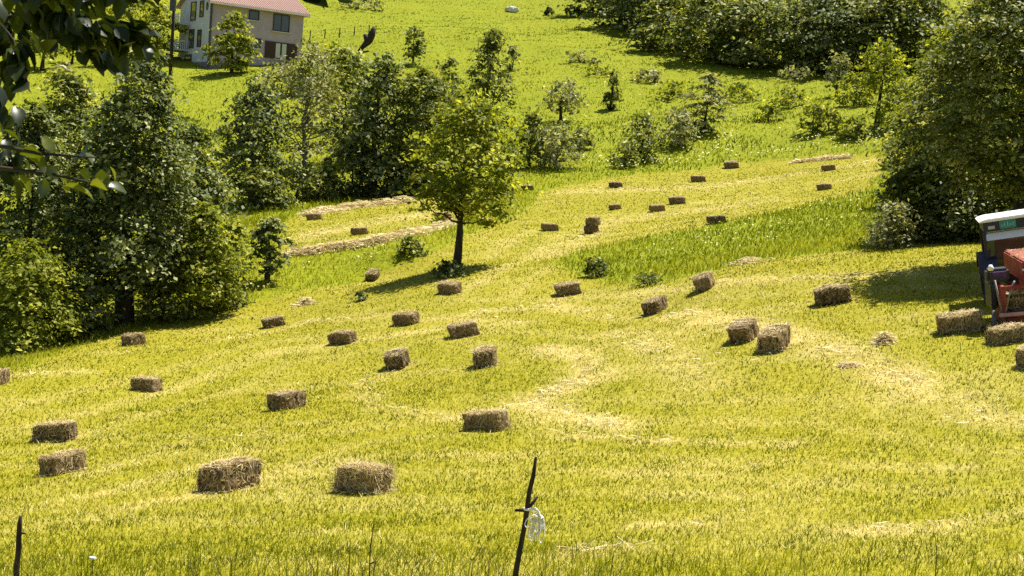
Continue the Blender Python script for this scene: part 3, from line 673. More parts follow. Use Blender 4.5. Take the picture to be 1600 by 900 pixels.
T('leafy_bush', 'dark bush touching the right side of the lone tree crown', 'bush', (825, 262), 182, 60, L_MID, 'egg', 0.04, 0.9, 4.0, seed=24)
T('leafy_bush', 'dark low growth under the terrace trees, left of the lone tree', 'bush', (548, 305), 225, 90, L_DARK, 'dome', 0.02, 1.1, 4.2, seed=25)
# young trees and shrubs on the hillside
T('young_tree', 'small upright tree beside the leaning stump on the hill', 'tree', (645, 102), 45, 30, L_MID, 'column', 0.2, 1.2, 3.8, limbs=10, seed=26)
T('fruit_tree', 'small spreading tree with a dark shadow, alone on the open hillside', 'tree', (876, 190), 128, 70, L_GREY, 'dome', 0.25, 0.8, 3.8, trunk_px=4, limbs=24, gap=0.55, seed=27)
T('young_tree', 'slim pointed sapling on the open hillside', 'tree', (955, 172), 108, 26, L_MID, 'cone', 0.06, 1.2, 3.6, trunk_px=4, limbs=12, seed=28)
T('thicket', 'pale grey thicket on the hillside below the dark hedge', 'shrub', (1100, 208), 118, 72, L_GREY, 'egg', 0.05, 0.85, 3.8, limbs=26, gap=0.55, seed=29)
T('thicket', 'dark thorny thicket behind the right terrace', 'shrub', (1000, 252), 178, 66, L_MID, 'dome', 0.02, 0.75, 3.8, limbs=26, gap=0.6, seed=30)
T('thicket', 'brownish thicket joining the dark thorny one on its right', 'shrub', (1060, 228), 172, 70, L_GREY, 'dome', 0.02, 0.75, 3.8, limbs=22, gap=0.6, seed=31)
T('leafy_bush', 'small dark bush in front of the thorny thicket', 'bush', (975, 262), 222, 42, L_MID, 'dome', 0.02, 1.0, 3.8, seed=32)
T('young_tree', 'thin light shrub left of the bare stemmed tree', 'shrub', (1270, 208), 160, 52, L_BRIGHT, 'dome', 0.05, 0.7, 3.6, limbs=14, seed=33)
T('young_tree', 'narrow grey sapling in front of the hedge shade', 'tree', (1307, 152), 84, 34, L_GREY, 'column', 0.2, 1.0, 3.6, limbs=10, seed=34)
T('young_tree', 'bare stemmed tree with a yellow green crown near the right wood', 'tree', (1370, 198), 72, 66, L_YELLOW, 'round', 0.46, 1.0, 4.0, trunk_px=6, limbs=16, seed=35)
T('leafy_bush', 'light bush behind the bare stemmed tree', 'bush', (1335, 165), 115, 60, L_BRIGHT, 'dome', 0.02, 1.0, 3.8, seed=36)
T('leafy_bush', 'light undergrowth bush right of the bare stem', 'bush', (1405, 200), 130, 70, L_BRIGHT, 'dome', 0.02, 1.0, 3.8, seed=37)
T('leafy_bush', 'low grey bush at the edge of the hedge shade', 'bush', (1245, 128), 104, 56, L_GREY, 'dome', 0.02, 0.8, 3.6, seed=38)
T('leafy_bush', 'tiny dark shrub alone near the top of the hill', 'bush', (857, 24), 11, 12, L_DARK, 'dome', 0.05, 1.5, 3.4, limbs=3, seed=39)
T('leafy_bush', 'pale low shrubs patch uphill of the slim sapling', 'bush', (905, 98), 78, 60, L_GREY, 'dome', 0.02, 0.7, 3.4, seed=40)
for k, (x, y, tp_, w, m, lab) in enumerate([(940, 118, 104, 50, L_BRIGHT, 'low light bush between the slim sapling and the hedge corner'), (1010, 128, 108, 60, L_GREY, 'low grey bush under the left end of the hedge'),
  (1060, 150, 130, 70, L_BRIGHT, 'wide light bush uphill of the pale grey thicket'), (1160, 158, 132, 60, L_BRIGHT, 'light bush right of the pale grey thicket'), (1200, 190, 160, 46, L_YELLOW, 'yellowish bush between the pale thicket and the thin light shrub'),
  (1235, 165, 138, 66, L_BRIGHT, 'light bush under the low grey bush of the hedge shade'), (1295, 205, 172, 54, L_BRIGHT, 'light bush beside the thin light shrub'), (1340, 215, 186, 56, L_BRIGHT, 'low light bush at the foot of the bare stem'),
  (800, 110, 70, 22, L_GREY, 'thin grey shrub uphill of the lone tree'), (700, 130, 92, 40, L_MID, 'green bush left of the tall thin tree top'), (905, 235, 200, 40, L_GREY, 'grey shrub beside the grey green thicket'), (1400, 262, 225, 60, L_BRIGHT, 'light bush at the upper end of the flowering bank'),
  (610, 160, 118, 60, L_BRIGHT, 'light green bush behind the pointed tree'), (690, 190, 120, 60, L_BRIGHT, 'light green tree behind the lone tree, left of the tall thin one')]):
    T('leafy_bush', lab, 'bush', (x, y), tp_, w, m, 'dome', 0.02, 0.85, 3.8, seed=110 + k, limbs=10)
# hedge along the top right
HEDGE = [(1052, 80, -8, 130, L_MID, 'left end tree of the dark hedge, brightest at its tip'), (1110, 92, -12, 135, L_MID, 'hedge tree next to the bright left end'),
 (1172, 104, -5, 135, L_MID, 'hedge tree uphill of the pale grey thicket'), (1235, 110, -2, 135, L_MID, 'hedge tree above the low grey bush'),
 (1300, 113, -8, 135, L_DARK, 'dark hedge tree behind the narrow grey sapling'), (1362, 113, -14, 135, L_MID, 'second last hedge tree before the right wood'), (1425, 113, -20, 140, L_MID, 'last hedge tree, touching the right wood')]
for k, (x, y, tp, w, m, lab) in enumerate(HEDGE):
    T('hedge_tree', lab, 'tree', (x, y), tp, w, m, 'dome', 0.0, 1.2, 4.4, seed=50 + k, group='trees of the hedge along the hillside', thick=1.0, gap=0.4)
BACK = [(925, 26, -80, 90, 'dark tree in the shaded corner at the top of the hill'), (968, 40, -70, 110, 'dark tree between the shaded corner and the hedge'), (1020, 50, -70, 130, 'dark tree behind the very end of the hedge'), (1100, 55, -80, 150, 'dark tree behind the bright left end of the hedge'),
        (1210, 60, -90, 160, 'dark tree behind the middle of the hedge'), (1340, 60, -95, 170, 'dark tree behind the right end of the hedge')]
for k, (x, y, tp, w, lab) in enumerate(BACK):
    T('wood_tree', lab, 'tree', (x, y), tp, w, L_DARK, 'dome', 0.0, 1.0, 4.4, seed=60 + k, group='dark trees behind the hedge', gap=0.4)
# wood on the right
T('wood_tree', 'big leafy tree of the right wood, rising out of the picture', 'tree', (1582, 416), -60, 350, L_MID, 'egg', 0.25, 1.1, 4.9, seed=70, limbs=34, trunk_px=18)
T('wood_tree', 'left front tree of the right wood above the bank', 'tree', (1462, 372), 95, 170, L_MID, 'egg', 0.05, 1.15, 4.8, seed=71, limbs=26)
T('wood_tree', 'yellowish tree behind the left front tree of the right wood', 'tree', (1470, 330), 60, 160, L_BRIGHT, 'egg', 0.08, 1.0, 4.6, seed=72, depth=58)
T('wood_tree', 'pale topped tree at the upper right corner of the wood', 'tree', (1545, 300), -40, 180, L_BRIGHT, 'egg', 0.08, 0.9, 4.6, seed=73, depth=64)
T('leafy_bush', 'dark bush at the bank end, left foot of the right wood', 'bush', (1425, 378), 262, 110, L_MID, 'dome', 0.02, 1.2, 4.6, seed=74)
T('thicket', 'grey twiggy scrub at the foot of the right wood', 'shrub', (1390, 388), 322, 90, L_GREY, 'dome', 0.02, 0.75, 4.2, limbs=34, gap=0.65, seed=75, bark=M_BARKP)
T('leafy_bush', 'green bush under the wood behind the tractor cab', 'bush', (1500, 376), 285, 120, L_DARK, 'dome', 0.02, 1.2, 4.6, seed=76)
T('leafy_bush', 'dark bush behind the tractor roof', 'bush', (1595, 372), 250, 120, L_DARK, 'dome', 0.02, 1.2, 4.6, seed=77)
T('wood_tree', 'tree of the right wood standing just outside the picture', 'tree', (1720, 380), 20, 220, L_MID, 'egg', 0.08, 0.8, 4.9, seed=78)
T('leafy_bush', 'leafy tuft at the left end of the right bank', 'bush', (932, 432), 403, 44, L_MID, 'dome', 0.02, 1.4, 4.2, limbs=5, seed=79)
T('leafy_bush', 'flat dark tuft below the right bank, beside the leafy tuft', 'bush', (1008, 444), 430, 62, L_MID, 'dome', 0.02, 1.4, 4.0, limbs=5, seed=80)
T('leafy_bush', 'small green weed clump on the left bank beside the lone tree', 'bush', (640, 398), 372, 46, L_MID, 'dome', 0.02, 1.2, 3.8, limbs=5, seed=81)
T('leafy_bush', 'tiny dark weed tuft below the left bank', 'bush', (562, 470), 458, 26, L_DARK, 'dome', 0.02, 1.4, 3.6, limbs=3, seed=82)
# round the house
T('garden_tree', 'round topped green tree standing in front of the house', 'tree', (362, 114), 24, 66, L_BRIGHT, 'egg', 0.10, 1.6, 4.0, trunk_px=4, limbs=14, seed=83)
T('leafy_bush', 'grey green bush before the right half of the house', 'bush', (440, 150), 104, 90, L_GREY, 'dome', 0.02, 1.0, 3.8, seed=84)
T('leafy_bush', 'yellowish bush at the right corner of the house', 'bush', (508, 150), 70, 100, L_YELLOW, 'dome', 0.02, 0.8, 3.6, seed=85)
T('fruit_tree', 'small dark fruit tree with a forked stem, left in the orchard', 'tree', (66, 110), 48, 50, L_MID, 'round', 0.3, 1.0, 3.8, trunk_px=5, limbs=12, seed=86)
T('fruit_tree', 'middle fruit tree of the orchard, pale and thin', 'tree', (112, 100), 50, 50, L_YELLOW, 'round', 0.25, 0.8, 3.6, trunk_px=3, limbs=12, seed=87)
T('fruit_tree', 'right fruit tree of the orchard, beside the dark post', 'tree', (151, 104), 50, 46, L_YELLOW, 'round', 0.3, 0.9, 3.6, trunk_px=4, limbs=12, seed=88)
T('broadleaf_tree', 'bright green tree behind the orchard, left of the house', 'tree', (205, 80), -20, 110, L_BRIGHT, 'egg', 0.1, 1.0, 3.8, seed=89)
T('broadleaf_tree', 'green tree beside the utility pole, close to the house', 'tree', (245, 92), 5, 70, L_BRIGHT, 'egg', 0.08, 1.0, 3.8, seed=90)
T('broadleaf_tree', 'tree at the upper left corner behind the orchard', 'tree', (60, 70), -40, 130, L_BRIGHT, 'egg', 0.1, 0.8, 3.8, seed=91)
T('leafy_bush', 'pale hedge bush on the hilltop right of the house roof', 'bush', (560, 14), -8, 90, L_GREY, 'dome', 0.02, 0.7, 3.4, seed=92)

# ------------------------------------------------------------------ leafy branch hanging in from a tree beside the camera
def near_leaves(C, D, L, r):
    """pointed broad leaves with a folded midrib"""
    n = len(C); D = D / np.linalg.norm(D, axis=1)[:, None]
    S = np.cross(D, r.normal(0, 0.6, (n, 3)) + np.array([0, 0.3, 1.0])); S /= np.linalg.norm(S, axis=1)[:, None]; U = np.cross(S, D)
    prof = [(0.0, 0.02, 0), (0.22, 0.24, 0.03), (0.5, 0.33, 0.02), (0.78, 0.2, -0.04), (1.0, 0.0, -0.12)]
    rows = []
    for t, w, b in prof:
        m = C + D * (L * t)[:, None] + U * (L * b)[:, None]
        rows += [m - S * (L * w)[:, None] + U * (L * w * 0.35)[:, None], m, m + S * (L * w)[:, None] + U * (L * w * 0.35)[:, None]]
    V = np.stack(rows, 1).reshape(-1, 3); F = []
    base = (np.arange(n) * 15)[:, None]
    q = []
    for i in range(4):
        a = i * 3
        q += [[a, a + 1, a + 4, a + 3], [a + 1, a + 2, a + 5, a + 4]]
    F = (base[:, :, None] + np.array(q)[None]).reshape(-1, 4)
    return V, F
def at(px, py, d): return ray(px, py) * d
limb0 = np.array([-3.4, 3.0, 0.9])
ot = empty('overhanging_tree', (-3.4, 1.6, float(H(np.array([-3.4]), np.array([1.6]))[0])), 'dark leafy branches hanging into the upper left of the view, close by', 'tree')
off = -np.array(ot.location)
mb = MB(); tz = ot.location.z
mb.tube(np.array([(-3.4, 1.6, tz - 0.2), (-3.45, 1.65, tz + 1.5), (-3.38, 1.8, -0.2), (-3.3, 2.3, 0.9)]) + off, [0.16, 0.13, 0.11, 0.07], 10)
mb.build('trunk', M_BARK, ot, smooth=True)
SPRAYS = [([(-140, -60, 2.9), (40, 0, 3.0), (120, 30, 3.0), (205, 62, 3.05)], 160, 0.05), ([(-140, -60, 2.9), (20, -30, 2.8), (140, -20, 2.8), (250, -40, 2.9)], 130, 0.05),
          ([(-140, -40, 3.1), (-30, 10, 3.1), (20, 60, 3.1), (30, 110, 3.1)], 40, 0.055), ([(-140, 0, 3.3), (-30, 30, 3.2), (90, 20, 3.2), (170, 90, 3.2)], 130, 0.046),
          ([(-140, 120, 3.2), (-40, 220, 3.2), (60, 240, 3.2), (150, 246, 3.2)], 7, 0.05), ([(-140, 160, 3.2), (-20, 260, 3.2), (80, 272, 3.2), (165, 290, 3.2)], 14, 0.05),
          ([(-60, 60, 3.4), (-10, 120, 3.4), (10, 190, 3.4), (18, 250, 3.4)], 40, 0.055), ([(-140, -60, 2.9), (100, -60, 3.0), (330, -50, 3.1), (500, -10, 3.2)], 9, 0.07)]
for k, (pts, nl, ls) in enumerate(SPRAYS):
    r = np.random.default_rng(300 + k)
    A = np.array([at(*p) for p in pts]); u = np.linspace(0, 1, 14)
    tt = np.linspace(0, 1, len(A)); path = np.stack([np.interp(u, tt, A[:, i]) for i in range(3)], 1)
    path = np.concatenate([[(-3.3, 2.3, 0.9)], path]) if k < 8 else path
    mb = MB(); mb.tube(path + off, np.linspace(0.009, 0.002, len(path)), 6)
    tw = mb.build('twig', M_BARK, ot, smooth=True)
    s = r.uniform(0.36 if k != 7 else 0.6, 1.0, nl); s[:2] = 1.0
    if nl < 20: s = np.linspace(0.55, 1.0, nl)
    C = np.stack([np.interp(s * (len(path) - 1), np.arange(len(path)), path[:, i]) for i in range(3)], 1)
    T_ = path[-1] - path[-4]; T_ /= np.linalg.norm(T_)
    D = r.normal(0, 0.55, (nl, 3)) + T_ * 0.7 + np.array([0, -0.1, -0.55])
    C = C + r.normal(0, 0.02, (nl, 3))
    V, F = near_leaves(C + off, D, ls * r.uniform(0.75, 1.35, nl), r)
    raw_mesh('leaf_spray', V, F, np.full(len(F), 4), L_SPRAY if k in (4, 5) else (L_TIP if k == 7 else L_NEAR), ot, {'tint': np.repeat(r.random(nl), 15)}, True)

# ------------------------------------------------------------------ house
M_W1 = mat_noise('render_mauve', (0.40, 0.315, 0.36), (0.46, 0.365, 0.415), 1.2, 0.9, spec=0.1)
M_W2 = mat_noise('render_pale', (0.52, 0.525, 0.545), (0.58, 0.585, 0.60), 1.2, 0.9, spec=0.1)
M_PLINTH = mat_noise('plinth_grey', (0.16, 0.14, 0.14), (0.24, 0.21, 0.20), 3, 0.9)
M_TILE = mat_noise('roof_tile', (0.33, 0.205, 0.165), (0.42, 0.28, 0.235), 5, 0.8, stretch=(6, 1, 1), bump=0.4)
M_BROWN = mat_noise('brown_wood', (0.045, 0.022, 0.018), (0.075, 0.038, 0.03), 14, 0.6)
M_WHITE = mat_noise('white_paint', (0.70, 0.70, 0.68), (0.78, 0.78, 0.76), 4, 0.6)
M_PIPE = mat_noise('pipe_dark', (0.05, 0.045, 0.045), (0.08, 0.075, 0.07), 4, 0.5)
M_CURT = mat_noise('curtain', (0.5, 0.48, 0.42), (0.62, 0.6, 0.54), 9, 0.9, stretch=(6, 6, 0.4))
def mat_glass(name, c=(0.035, 0.042, 0.045)):
    m, N, L = new_mat(name); b = N['Principled BSDF']; tc = N.new('ShaderNodeTexCoord'); no = N.new('ShaderNodeTexNoise'); no.inputs['Scale'].default_value = 1.5
    rp = N.new('ShaderNodeValToRGB'); rp.color_ramp.elements[0].color = (*c, 1); rp.color_ramp.elements[1].color = (c[0] * 2, c[1] * 2, c[2] * 2, 1)
    L.new(tc.outputs['Object'], no.inputs['Vector']); L.new(no.outputs[0], rp.inputs[0]); L.new(rp.outputs[0], b.inputs['Base Color'])
    b.inputs['Roughness'].default_value = 0.08; b.inputs['Specular IOR Level'].default_value = 0.6
    return m
M_GLASS = mat_glass('window_glass')
hp = ray(326, 109) * 146.0
house = empty('house', (hp[0], hp[1], hp[2]), 'two storey mauve house with pink tiled roof and brown shuttered windows', 'house', rz=R(33))
HW, HD, HE = 10.7, 10.2, 7.35
mb = MB(); mb.box(0, HW, 0, HD, 0.9, HE); w = mb.build('wall', M_W1, house)
# the pale left wall is a skin on the gable end, with the gable above it
g = MB(); g.prism([(0.0, 0.9), (HD, 0.9), (HD, HE), (HD / 2, HE + 2.5), (0, HE)], 'x', -0.06, 0.1); gw = g.build('gable_wall', M_W2, house); gw['label'] = 'pale grey gable wall with balconies'
MB().box(-0.10, HW + 0.05, -0.05, HD, -3.0, 0.9).build('plinth', M_PLINTH, house)
rf = MB(); ov = 0.55; s_ = 2.5 / (HD / 2)
rf.prism([(-ov, HE - ov * s_ + 0.05), (HD / 2, HE + 2.55), (HD + ov, HE - ov * s_ + 0.05), (HD + ov, HE - ov * s_ + 0.23), (HD / 2, HE + 2.75), (-ov, HE - ov * s_ + 0.23)], 'x', -0.5, HW + 0.5)
roof = rf.build('roof', M_TILE, house)
t = MB()
for i in range(48): 
    x = -0.45 + i * (HW + 0.9) / 47
    t.tube([(x, -ov - 0.02, HE - ov * s_ + 0.25), (x, HD / 2, HE + 2.77)], 0.07, 6)
t.build('roof_tiles', M_TILE, roof)
MB().box(-0.5, HW + 0.5, -ov - 0.14, -ov - 0.01, HE - ov * s_ + 0.0, HE - ov * s_ + 0.14).build('gutter', M_WHITE, roof)
MB().box(HW + 0.5, HW + 0.56, -ov, HD / 2, HE - ov * s_ - 0.02, HE - ov * s_ + 0.25, None).build('barge_board', M_WHITE, roof)
MB().tube([(-0.14, -0.12, HE), (-0.14, -0.12, 0.2)], 0.11, 8).build('downpipe', M_PIPE, house)
def win_front(cx, cz, w_, h_, shutters=False, curtains=False):
    fr = MB(); f_ = 0.10
    for a in ((cx - w_ / 2, cx + w_ / 2, cz + h_ / 2 - f_, cz + h_ / 2), (cx - w_ / 2, cx + w_ / 2, cz - h_ / 2, cz - h_ / 2 + f_), (cx - w_ / 2, cx - w_ / 2 + f_, cz - h_ / 2 + f_, cz + h_ / 2 - f_), (cx + w_ / 2 - f_, cx + w_ / 2, cz - h_ / 2 + f_, cz + h_ / 2 - f_)):
        fr.box(a[0], a[1], -0.09, 0.03, a[2], a[3])
    if w_ > 1.3: fr.box(cx - 0.04, cx + 0.04, -0.08, 0.02, cz - h_ / 2 + f_, cz + h_ / 2 - f_)
    o = fr.build('window', M_BROWN, house)
    MB().box(cx - w_ / 2 + 0.05, cx + w_ / 2 - 0.05, -0.03, 0.01, cz - h_ / 2 + 0.05, cz + h_ / 2 - 0.05).build('pane', M_GLASS, o)
    MB().box(cx - w_ / 2 - 0.1, cx + w_ / 2 + 0.1, -0.22, -0.003, cz - h_ / 2 - 0.09, cz - h_ / 2 - 0.004).build('sill', M_W2, o)
    if curtains:
        for s in (-1, 1): MB().box(cx + s * w_ * 0.24 - w_ * 0.17, cx + s * w_ * 0.24 + w_ * 0.17, -0.05, -0.033, cz - h_ / 2 + 0.12, cz + h_ / 2 - 0.12).build('curtain', M_CURT, o)
    if shutters:
        for s in (-1, 1):
            sh = MB(); x0 = cx + s * (w_ / 2 + 0.58) ; sh.box(x0 - 0.56, x0 + 0.56, -0.10, -0.02, cz - h_ / 2, cz + h_ / 2)
            for q in range(9): sh.box(x0 - 0.46, x0 + 0.46, -0.125, -0.10, cz - h_ / 2 + 0.12 + q * 0.18, cz - h_ / 2 + 0.22 + q * 0.18)
            sh.build('shutter', M_BROWN, o)
win_front(8.05, 6.0, 1.95, 1.9); win_front(4.8, 6.45, 1.2, 1.05); win_front(5.2, 3.45, 1.15, 1.1); win_front(8.2, 2.95, 1.55, 1.85, True, True)
def win_side(cy, cz, w_, h_):
    fr = MB(); f_ = 0.10; y0, y1, z0, z1 = cy - w_ / 2, cy + w_ / 2, cz - h_ / 2, cz + h_ / 2
    fr.box(-0.15, -0.03, y0, y1, z1 - f_, z1); fr.box(-0.15, -0.03, y0, y1, z0, z0 + f_); fr.box(-0.15, -0.03, y0, y0 + f_, z0 + f_, z1 - f_); fr.box(-0.15, -0.03, y1 - f_, y1, z0 + f_, z1 - f_)
    o = fr.build('window', M_BROWN, house); MB().box(-0.10, -0.065, y0 + 0.05, y1 - 0.05, z0 + 0.05, z1 - 0.05).build('pane', M_GLASS, o)
win_side(3.0, 6.7, 1.2, 1.8); win_side(5.7, 6.6, 1.7, 2.1); win_side(3.3, 3.5, 1.2, 1.9); win_side(5.9, 3.55, 1.7, 2.1); win_side(6.6, 1.45, 2.2, 0.75)
orn = MB(); a = np.linspace(0, 2 * np.pi * 1.6, 20); orn.tube(np.stack([np.full(20, -0.12), 1.3 + 0.28 * np.cos(a) * (0.5 + 0.5 * np.sin(a / 3)), 6.9 + 0.42 * np.sin(a)], 1), 0.04, 5); orn.build('wall_ornament', M_PIPE, house)
for zf in (2.35, 5.25):
    bal = MB().box(-1.5, -0.062, 6.6, HD, zf - 0.18, zf).build('balcony', M_W2, house)
    rl = MB()
    for (p, q) in (((-1.45, 6.65), (-1.45, HD - 0.05)), ((-1.45, 6.65), (-0.1, 6.65)), ((-1.45, HD - 0.05), (-0.1, HD - 0.05))):
        rl.tube([(p[0], p[1], zf + 0.95), (q[0], q[1], zf + 0.95)], 0.04, 6)
        m = int(np.hypot(q[0] - p[0], q[1] - p[1]) / 0.22)
        for i in range(m + 1):
            x, y = p[0] + (q[0] - p[0]) * i / m, p[1] + (q[1] - p[1]) * i / m; rl.tube([(x, y, zf), (x, y, zf + 0.95)], 0.03, 5)
    rl.build('railing', M_WHITE, bal)

# utility pole, posts, hillside bits
def pole(name, label, cat, base, h, r0, r1, mat=M_POST, lean=0.0, group=None):
    p = spot(*base); o = empty(name, p, label, cat, group)
    MB().tube([(0, 0, -0.3), (lean * 0.5, 0, h * 0.5), (lean, 0, h)], [r0, (r0 + r1) / 2, r1], 9).build('shaft', mat, o, smooth=True); return o
up = pole('utility_pole', 'dark utility pole with a transformer, left of the house', 'pole', (266, 118), 9.6, 0.19, 0.14)
tm = MB(); tm.tube([(0.0, -0.45, 6.5), (0.0, -0.45, 7.6)], 0.33, 12); tm.build('transformer', M_PIPE, up)
arm = MB(); arm.box(-0.9, 0.9, -0.22, -0.12, 8.6, 8.75); arm.build('cross_arm', M_POST, up)
for x in (-0.8, 0.0, 0.8): MB().tube([(x, -0.17, 8.75), (x, -0.17, 8.98)], [0.06, 0.045], 8).build('insulator', M_WHITE, up)
pole('wooden_post', 'thin dark post among the orchard trees', 'post', (171, 108), 3.3, 0.10, 0.08)
pts = [spot(*p) for p in ((484, 62), (507, 60), (530, 58), (553, 56), (576, 54))]
fe = empty('wire_fence', pts[0], 'thin wire fence with wooden posts on the slope right of the house', 'fence')
for q in pts:
    d = q - pts[0]; MB().tube([(d[0], d[1], d[2] - 0.2), (d[0] + 0.03, d[1], d[2] + 1.15)], [0.075, 0.06], 7).build('post', M_POST, fe)
for hh in (0.5, 1.0): MB().tube([tuple(q - pts[0] + np.array((0, -0.08, hh))) for q in pts], 0.012, 4).build('wire', M_PIPE, fe)
sp_ = spot(561, 81); k_ = (sp_[1] * cp - sp_[2] * sp) / FPX
mb = MB(); mb.tube([(-0.1, 0, -0.2), (0.35, 0, 0.55), (0.9, 0, 1.15), (1.15, 0.05, 1.7)], [0.24, 0.25, 0.42, 0.5], 9)
mb.tube([(1.0, 0, 1.3), (1.3, 0, 2.0), (1.45, 0, 2.6), (1.4, 0, 2.95)], [0.46, 0.42, 0.28, 0.08], 9); mb.tube([(0.9, 0, 1.2), (0.62, 0, 1.7), (0.5, 0.02, 2.0)], [0.4, 0.26, 0.2], 8)
o = mb.build('dead_tree', M_POST, None, smooth=True); o.location = sp_; tag(o, 'leaning black tree stump with a broken forked top on the hill', 'stump')
def rock(label, px, py, s):
    bm = bmesh.new(); bmesh.ops.create_icosphere(bm, subdivisions=3, radius=1)
    for v in bm.verts:
        n_ = fbm(np.array([v.co.x * 1.5 + 5]), np.array([v.co.y * 1.5 + v.co.z * 1.3 + 5]), 17)[0]; v.co *= 0.65 + 0.7 * n_; v.co.z *= 0.7
    me = bpy.data.meshes.new('rock'); bm.to_mesh(me); bm.free(); o = link('rock', me, mat_noise('pale_rock', (0.5, 0.49, 0.46), (0.7, 0.69, 0.66), 3, 0.9)); p = spot(px, py); o.location = p + np.array((0, 0, s * 0.3)); o.scale = (s * 1.3, s, s)
    return tag(o, label, 'rock')
rock('white rock in the grass near the top of the hill', 800, 18, 0.75)
lp = spot(95, 113)
lg = MB(); lg.tube([(-0.9, 0, 0.15), (-0.4, 0, 0.55), (0.2, 0, 0.6), (0.7, 0, 0.2)], [0.12, 0.17, 0.17, 0.13], 9); o = lg.build('log', mat_noise('peeled_wood', (0.5, 0.34, 0.27), (0.65, 0.48, 0.4), 4, 0.8), None, smooth=True); o.location = lp; tag(o, 'pale curved log lying in the orchard grass', 'log')
sp2 = spot(106, 113); st_ = MB(); st_.tube([(0, 0, -0.2), (0.02, 0, 0.3), (0.03, 0, 0.95)], [0.2, 0.17, 0.16], 10); o = st_.build('tree_stump', mat_noise('stump_bark', (0.10, 0.06, 0.04), (0.2, 0.13, 0.09), 6, 0.9), None, smooth=True); o.location = sp2; tag(o, 'short brown stump beside the pale log in the orchard', 'stump')

# ------------------------------------------------------------------ stakes and rope in front
def stake(label, top, base, d, r0, twigs):
    b = at(base[0], base[1], d); t_ = at(top[0], top[1], d * 0.985); gz = float(H(b[0:1], b[1:2])[0])
    dirv = (b - t_); e_ = t_ + dirv * ((t_[2] - gz + 0.25) / max(1e-6, t_[2] - b[2]))
    o = empty('wooden_stake', e_, label, 'stake'); V = t_ - e_
    r = np.random.default_rng(len(label)); u = np.linspace(0, 1, 12); P = V[None] * u[:, None] + r.normal(0, 0.004, (12, 3))
    rad = r0 * (1.15 - 0.35 * u) * (1 + r.normal(0, 0.06, 12)); rad[-1] *= 0.55
    MB().tube(P, rad, 9).build('shaft', M_POST, o, smooth=True)
    for (fr, dx, dz, rr) in twigs:
        q = V * fr; MB().tube([q, q + np.array((dx * 0.5, -0.005, dz * 0.5)), q + np.array((dx, -0.01, dz))], [rr, rr * 0.9, rr * 0.6], 7).build('branch_stub', M_POST, o, smooth=True)
    return o, e_, V
stake('dark crooked stake at the lower left corner of the field', (31, 806), (24, 930), 10.5, 0.024, [(0.86, 0.055, -0.005, 0.011)])
so, se, sv = stake('leaning dark stake with a white cord hung on it', (838, 713), (802, 920), 9.3, 0.019, [(0.735, -0.085, -0.005, 0.014), (0.73, 0.065, 0.11, 0.013), (0.22, -0.05, 0.02, 0.02)])
hang = se + sv * 0.735
ro = empty('rope_coil', hang, 'bundle of white cord looped over the leaning stake', 'rope')
ro.scale = (0.85, 0.85, 0.85)
r = np.random.default_rng(11)
kn = MB(); a = np.linspace(0, 2 * np.pi * 2, 40); kn.tube(np.stack([0.027 * np.cos(a), 0.027 * np.sin(a), 0.012 + 0.006 * a / 6 - 0.01], 1), 0.007, 6); kn.build('knot', M_ROPE, ro, smooth=True)
mb = MB(); u = np.linspace(0, 1, 16)
for q in range(4): mb.tube(np.stack([0.02 + 0.10 * u, -0.03 + 0 * u + r.normal(0, 0.008) , 0.012 - 0.005 * q + 0.035 * np.sin(u * 2.6) - 0.085 * u ** 2 + r.normal(0, 0.004, 16)], 1), 0.0075, 6)
mb.build('rope_bundle', M_ROPE, ro, smooth=True)
for q in range(9):
    cx = 0.03 + 0.10 * q / 8; ln = r.uniform(0.12, 0.26); wd_ = r.uniform(0.018, 0.04); a = np.linspace(-0.5, 2 * np.pi - 0.9, 26)
    x0 = 0.05 + 0.55 * cx; zt = 0.0 - 0.35 * cx
    P = np.stack([x0 + (cx - x0) * (0.5 - 0.5 * np.cos(a)) * 1.4 + wd_ * np.sin(a + r.normal(0, 0.3)), -0.03 + r.normal(0, 0.02) + 0.012 * np.sin(2 * a), zt - ln * (0.5 - 0.5 * np.cos(a)) + r.normal(0, 0.004, 26)], 1)
    MB().tube(P, 0.0048, 5).build('rope_loop', M_ROPE, ro, smooth=True)
wp = at(578, 875, 10.2); wp[2] = float(H(wp[0:1], wp[1:2])[0]); wk = empty('weed_stalk', wp, 'single tall dark weed stalk in front of the shaggy bale', 'weed')
MB().tube([(0, 0, -0.05), (0.004, 0, 0.2), (-0.004, 0, 0.4), (0.012, 0, 0.62)], [0.006, 0.005, 0.005, 0.003], 6).build('stem', M_POST, wk)
MB().tube([(0.0, 0, 0.28), (0.03, 0, 0.30), (0.045, 0, 0.285)], [0.005, 0.008, 0.003], 6).build('seed_head', M_POST, wk)
wf = at(146, 850, 11.5); wf[2] = float(H(wf[0:1], wf[1:2])[0]); wk = empty('wildflower', wf, 'single white wildflower at the lower left, right of the crooked stake', 'flower')
MB().tube([(0, 0, -0.02), (0.005, 0, 0.1), (0, 0, 0.2)], 0.004, 5).build('stem', M_TALL, wk)
mb = MB()
for q in range(9): mb.tube([(0, 0, 0.2), (0.028 * math.cos(q * .7), 0.02 * math.sin(q * .7), 0.205)], [0.004, 0.011], 5)
mb.build('petals', M_WHITE, wk)

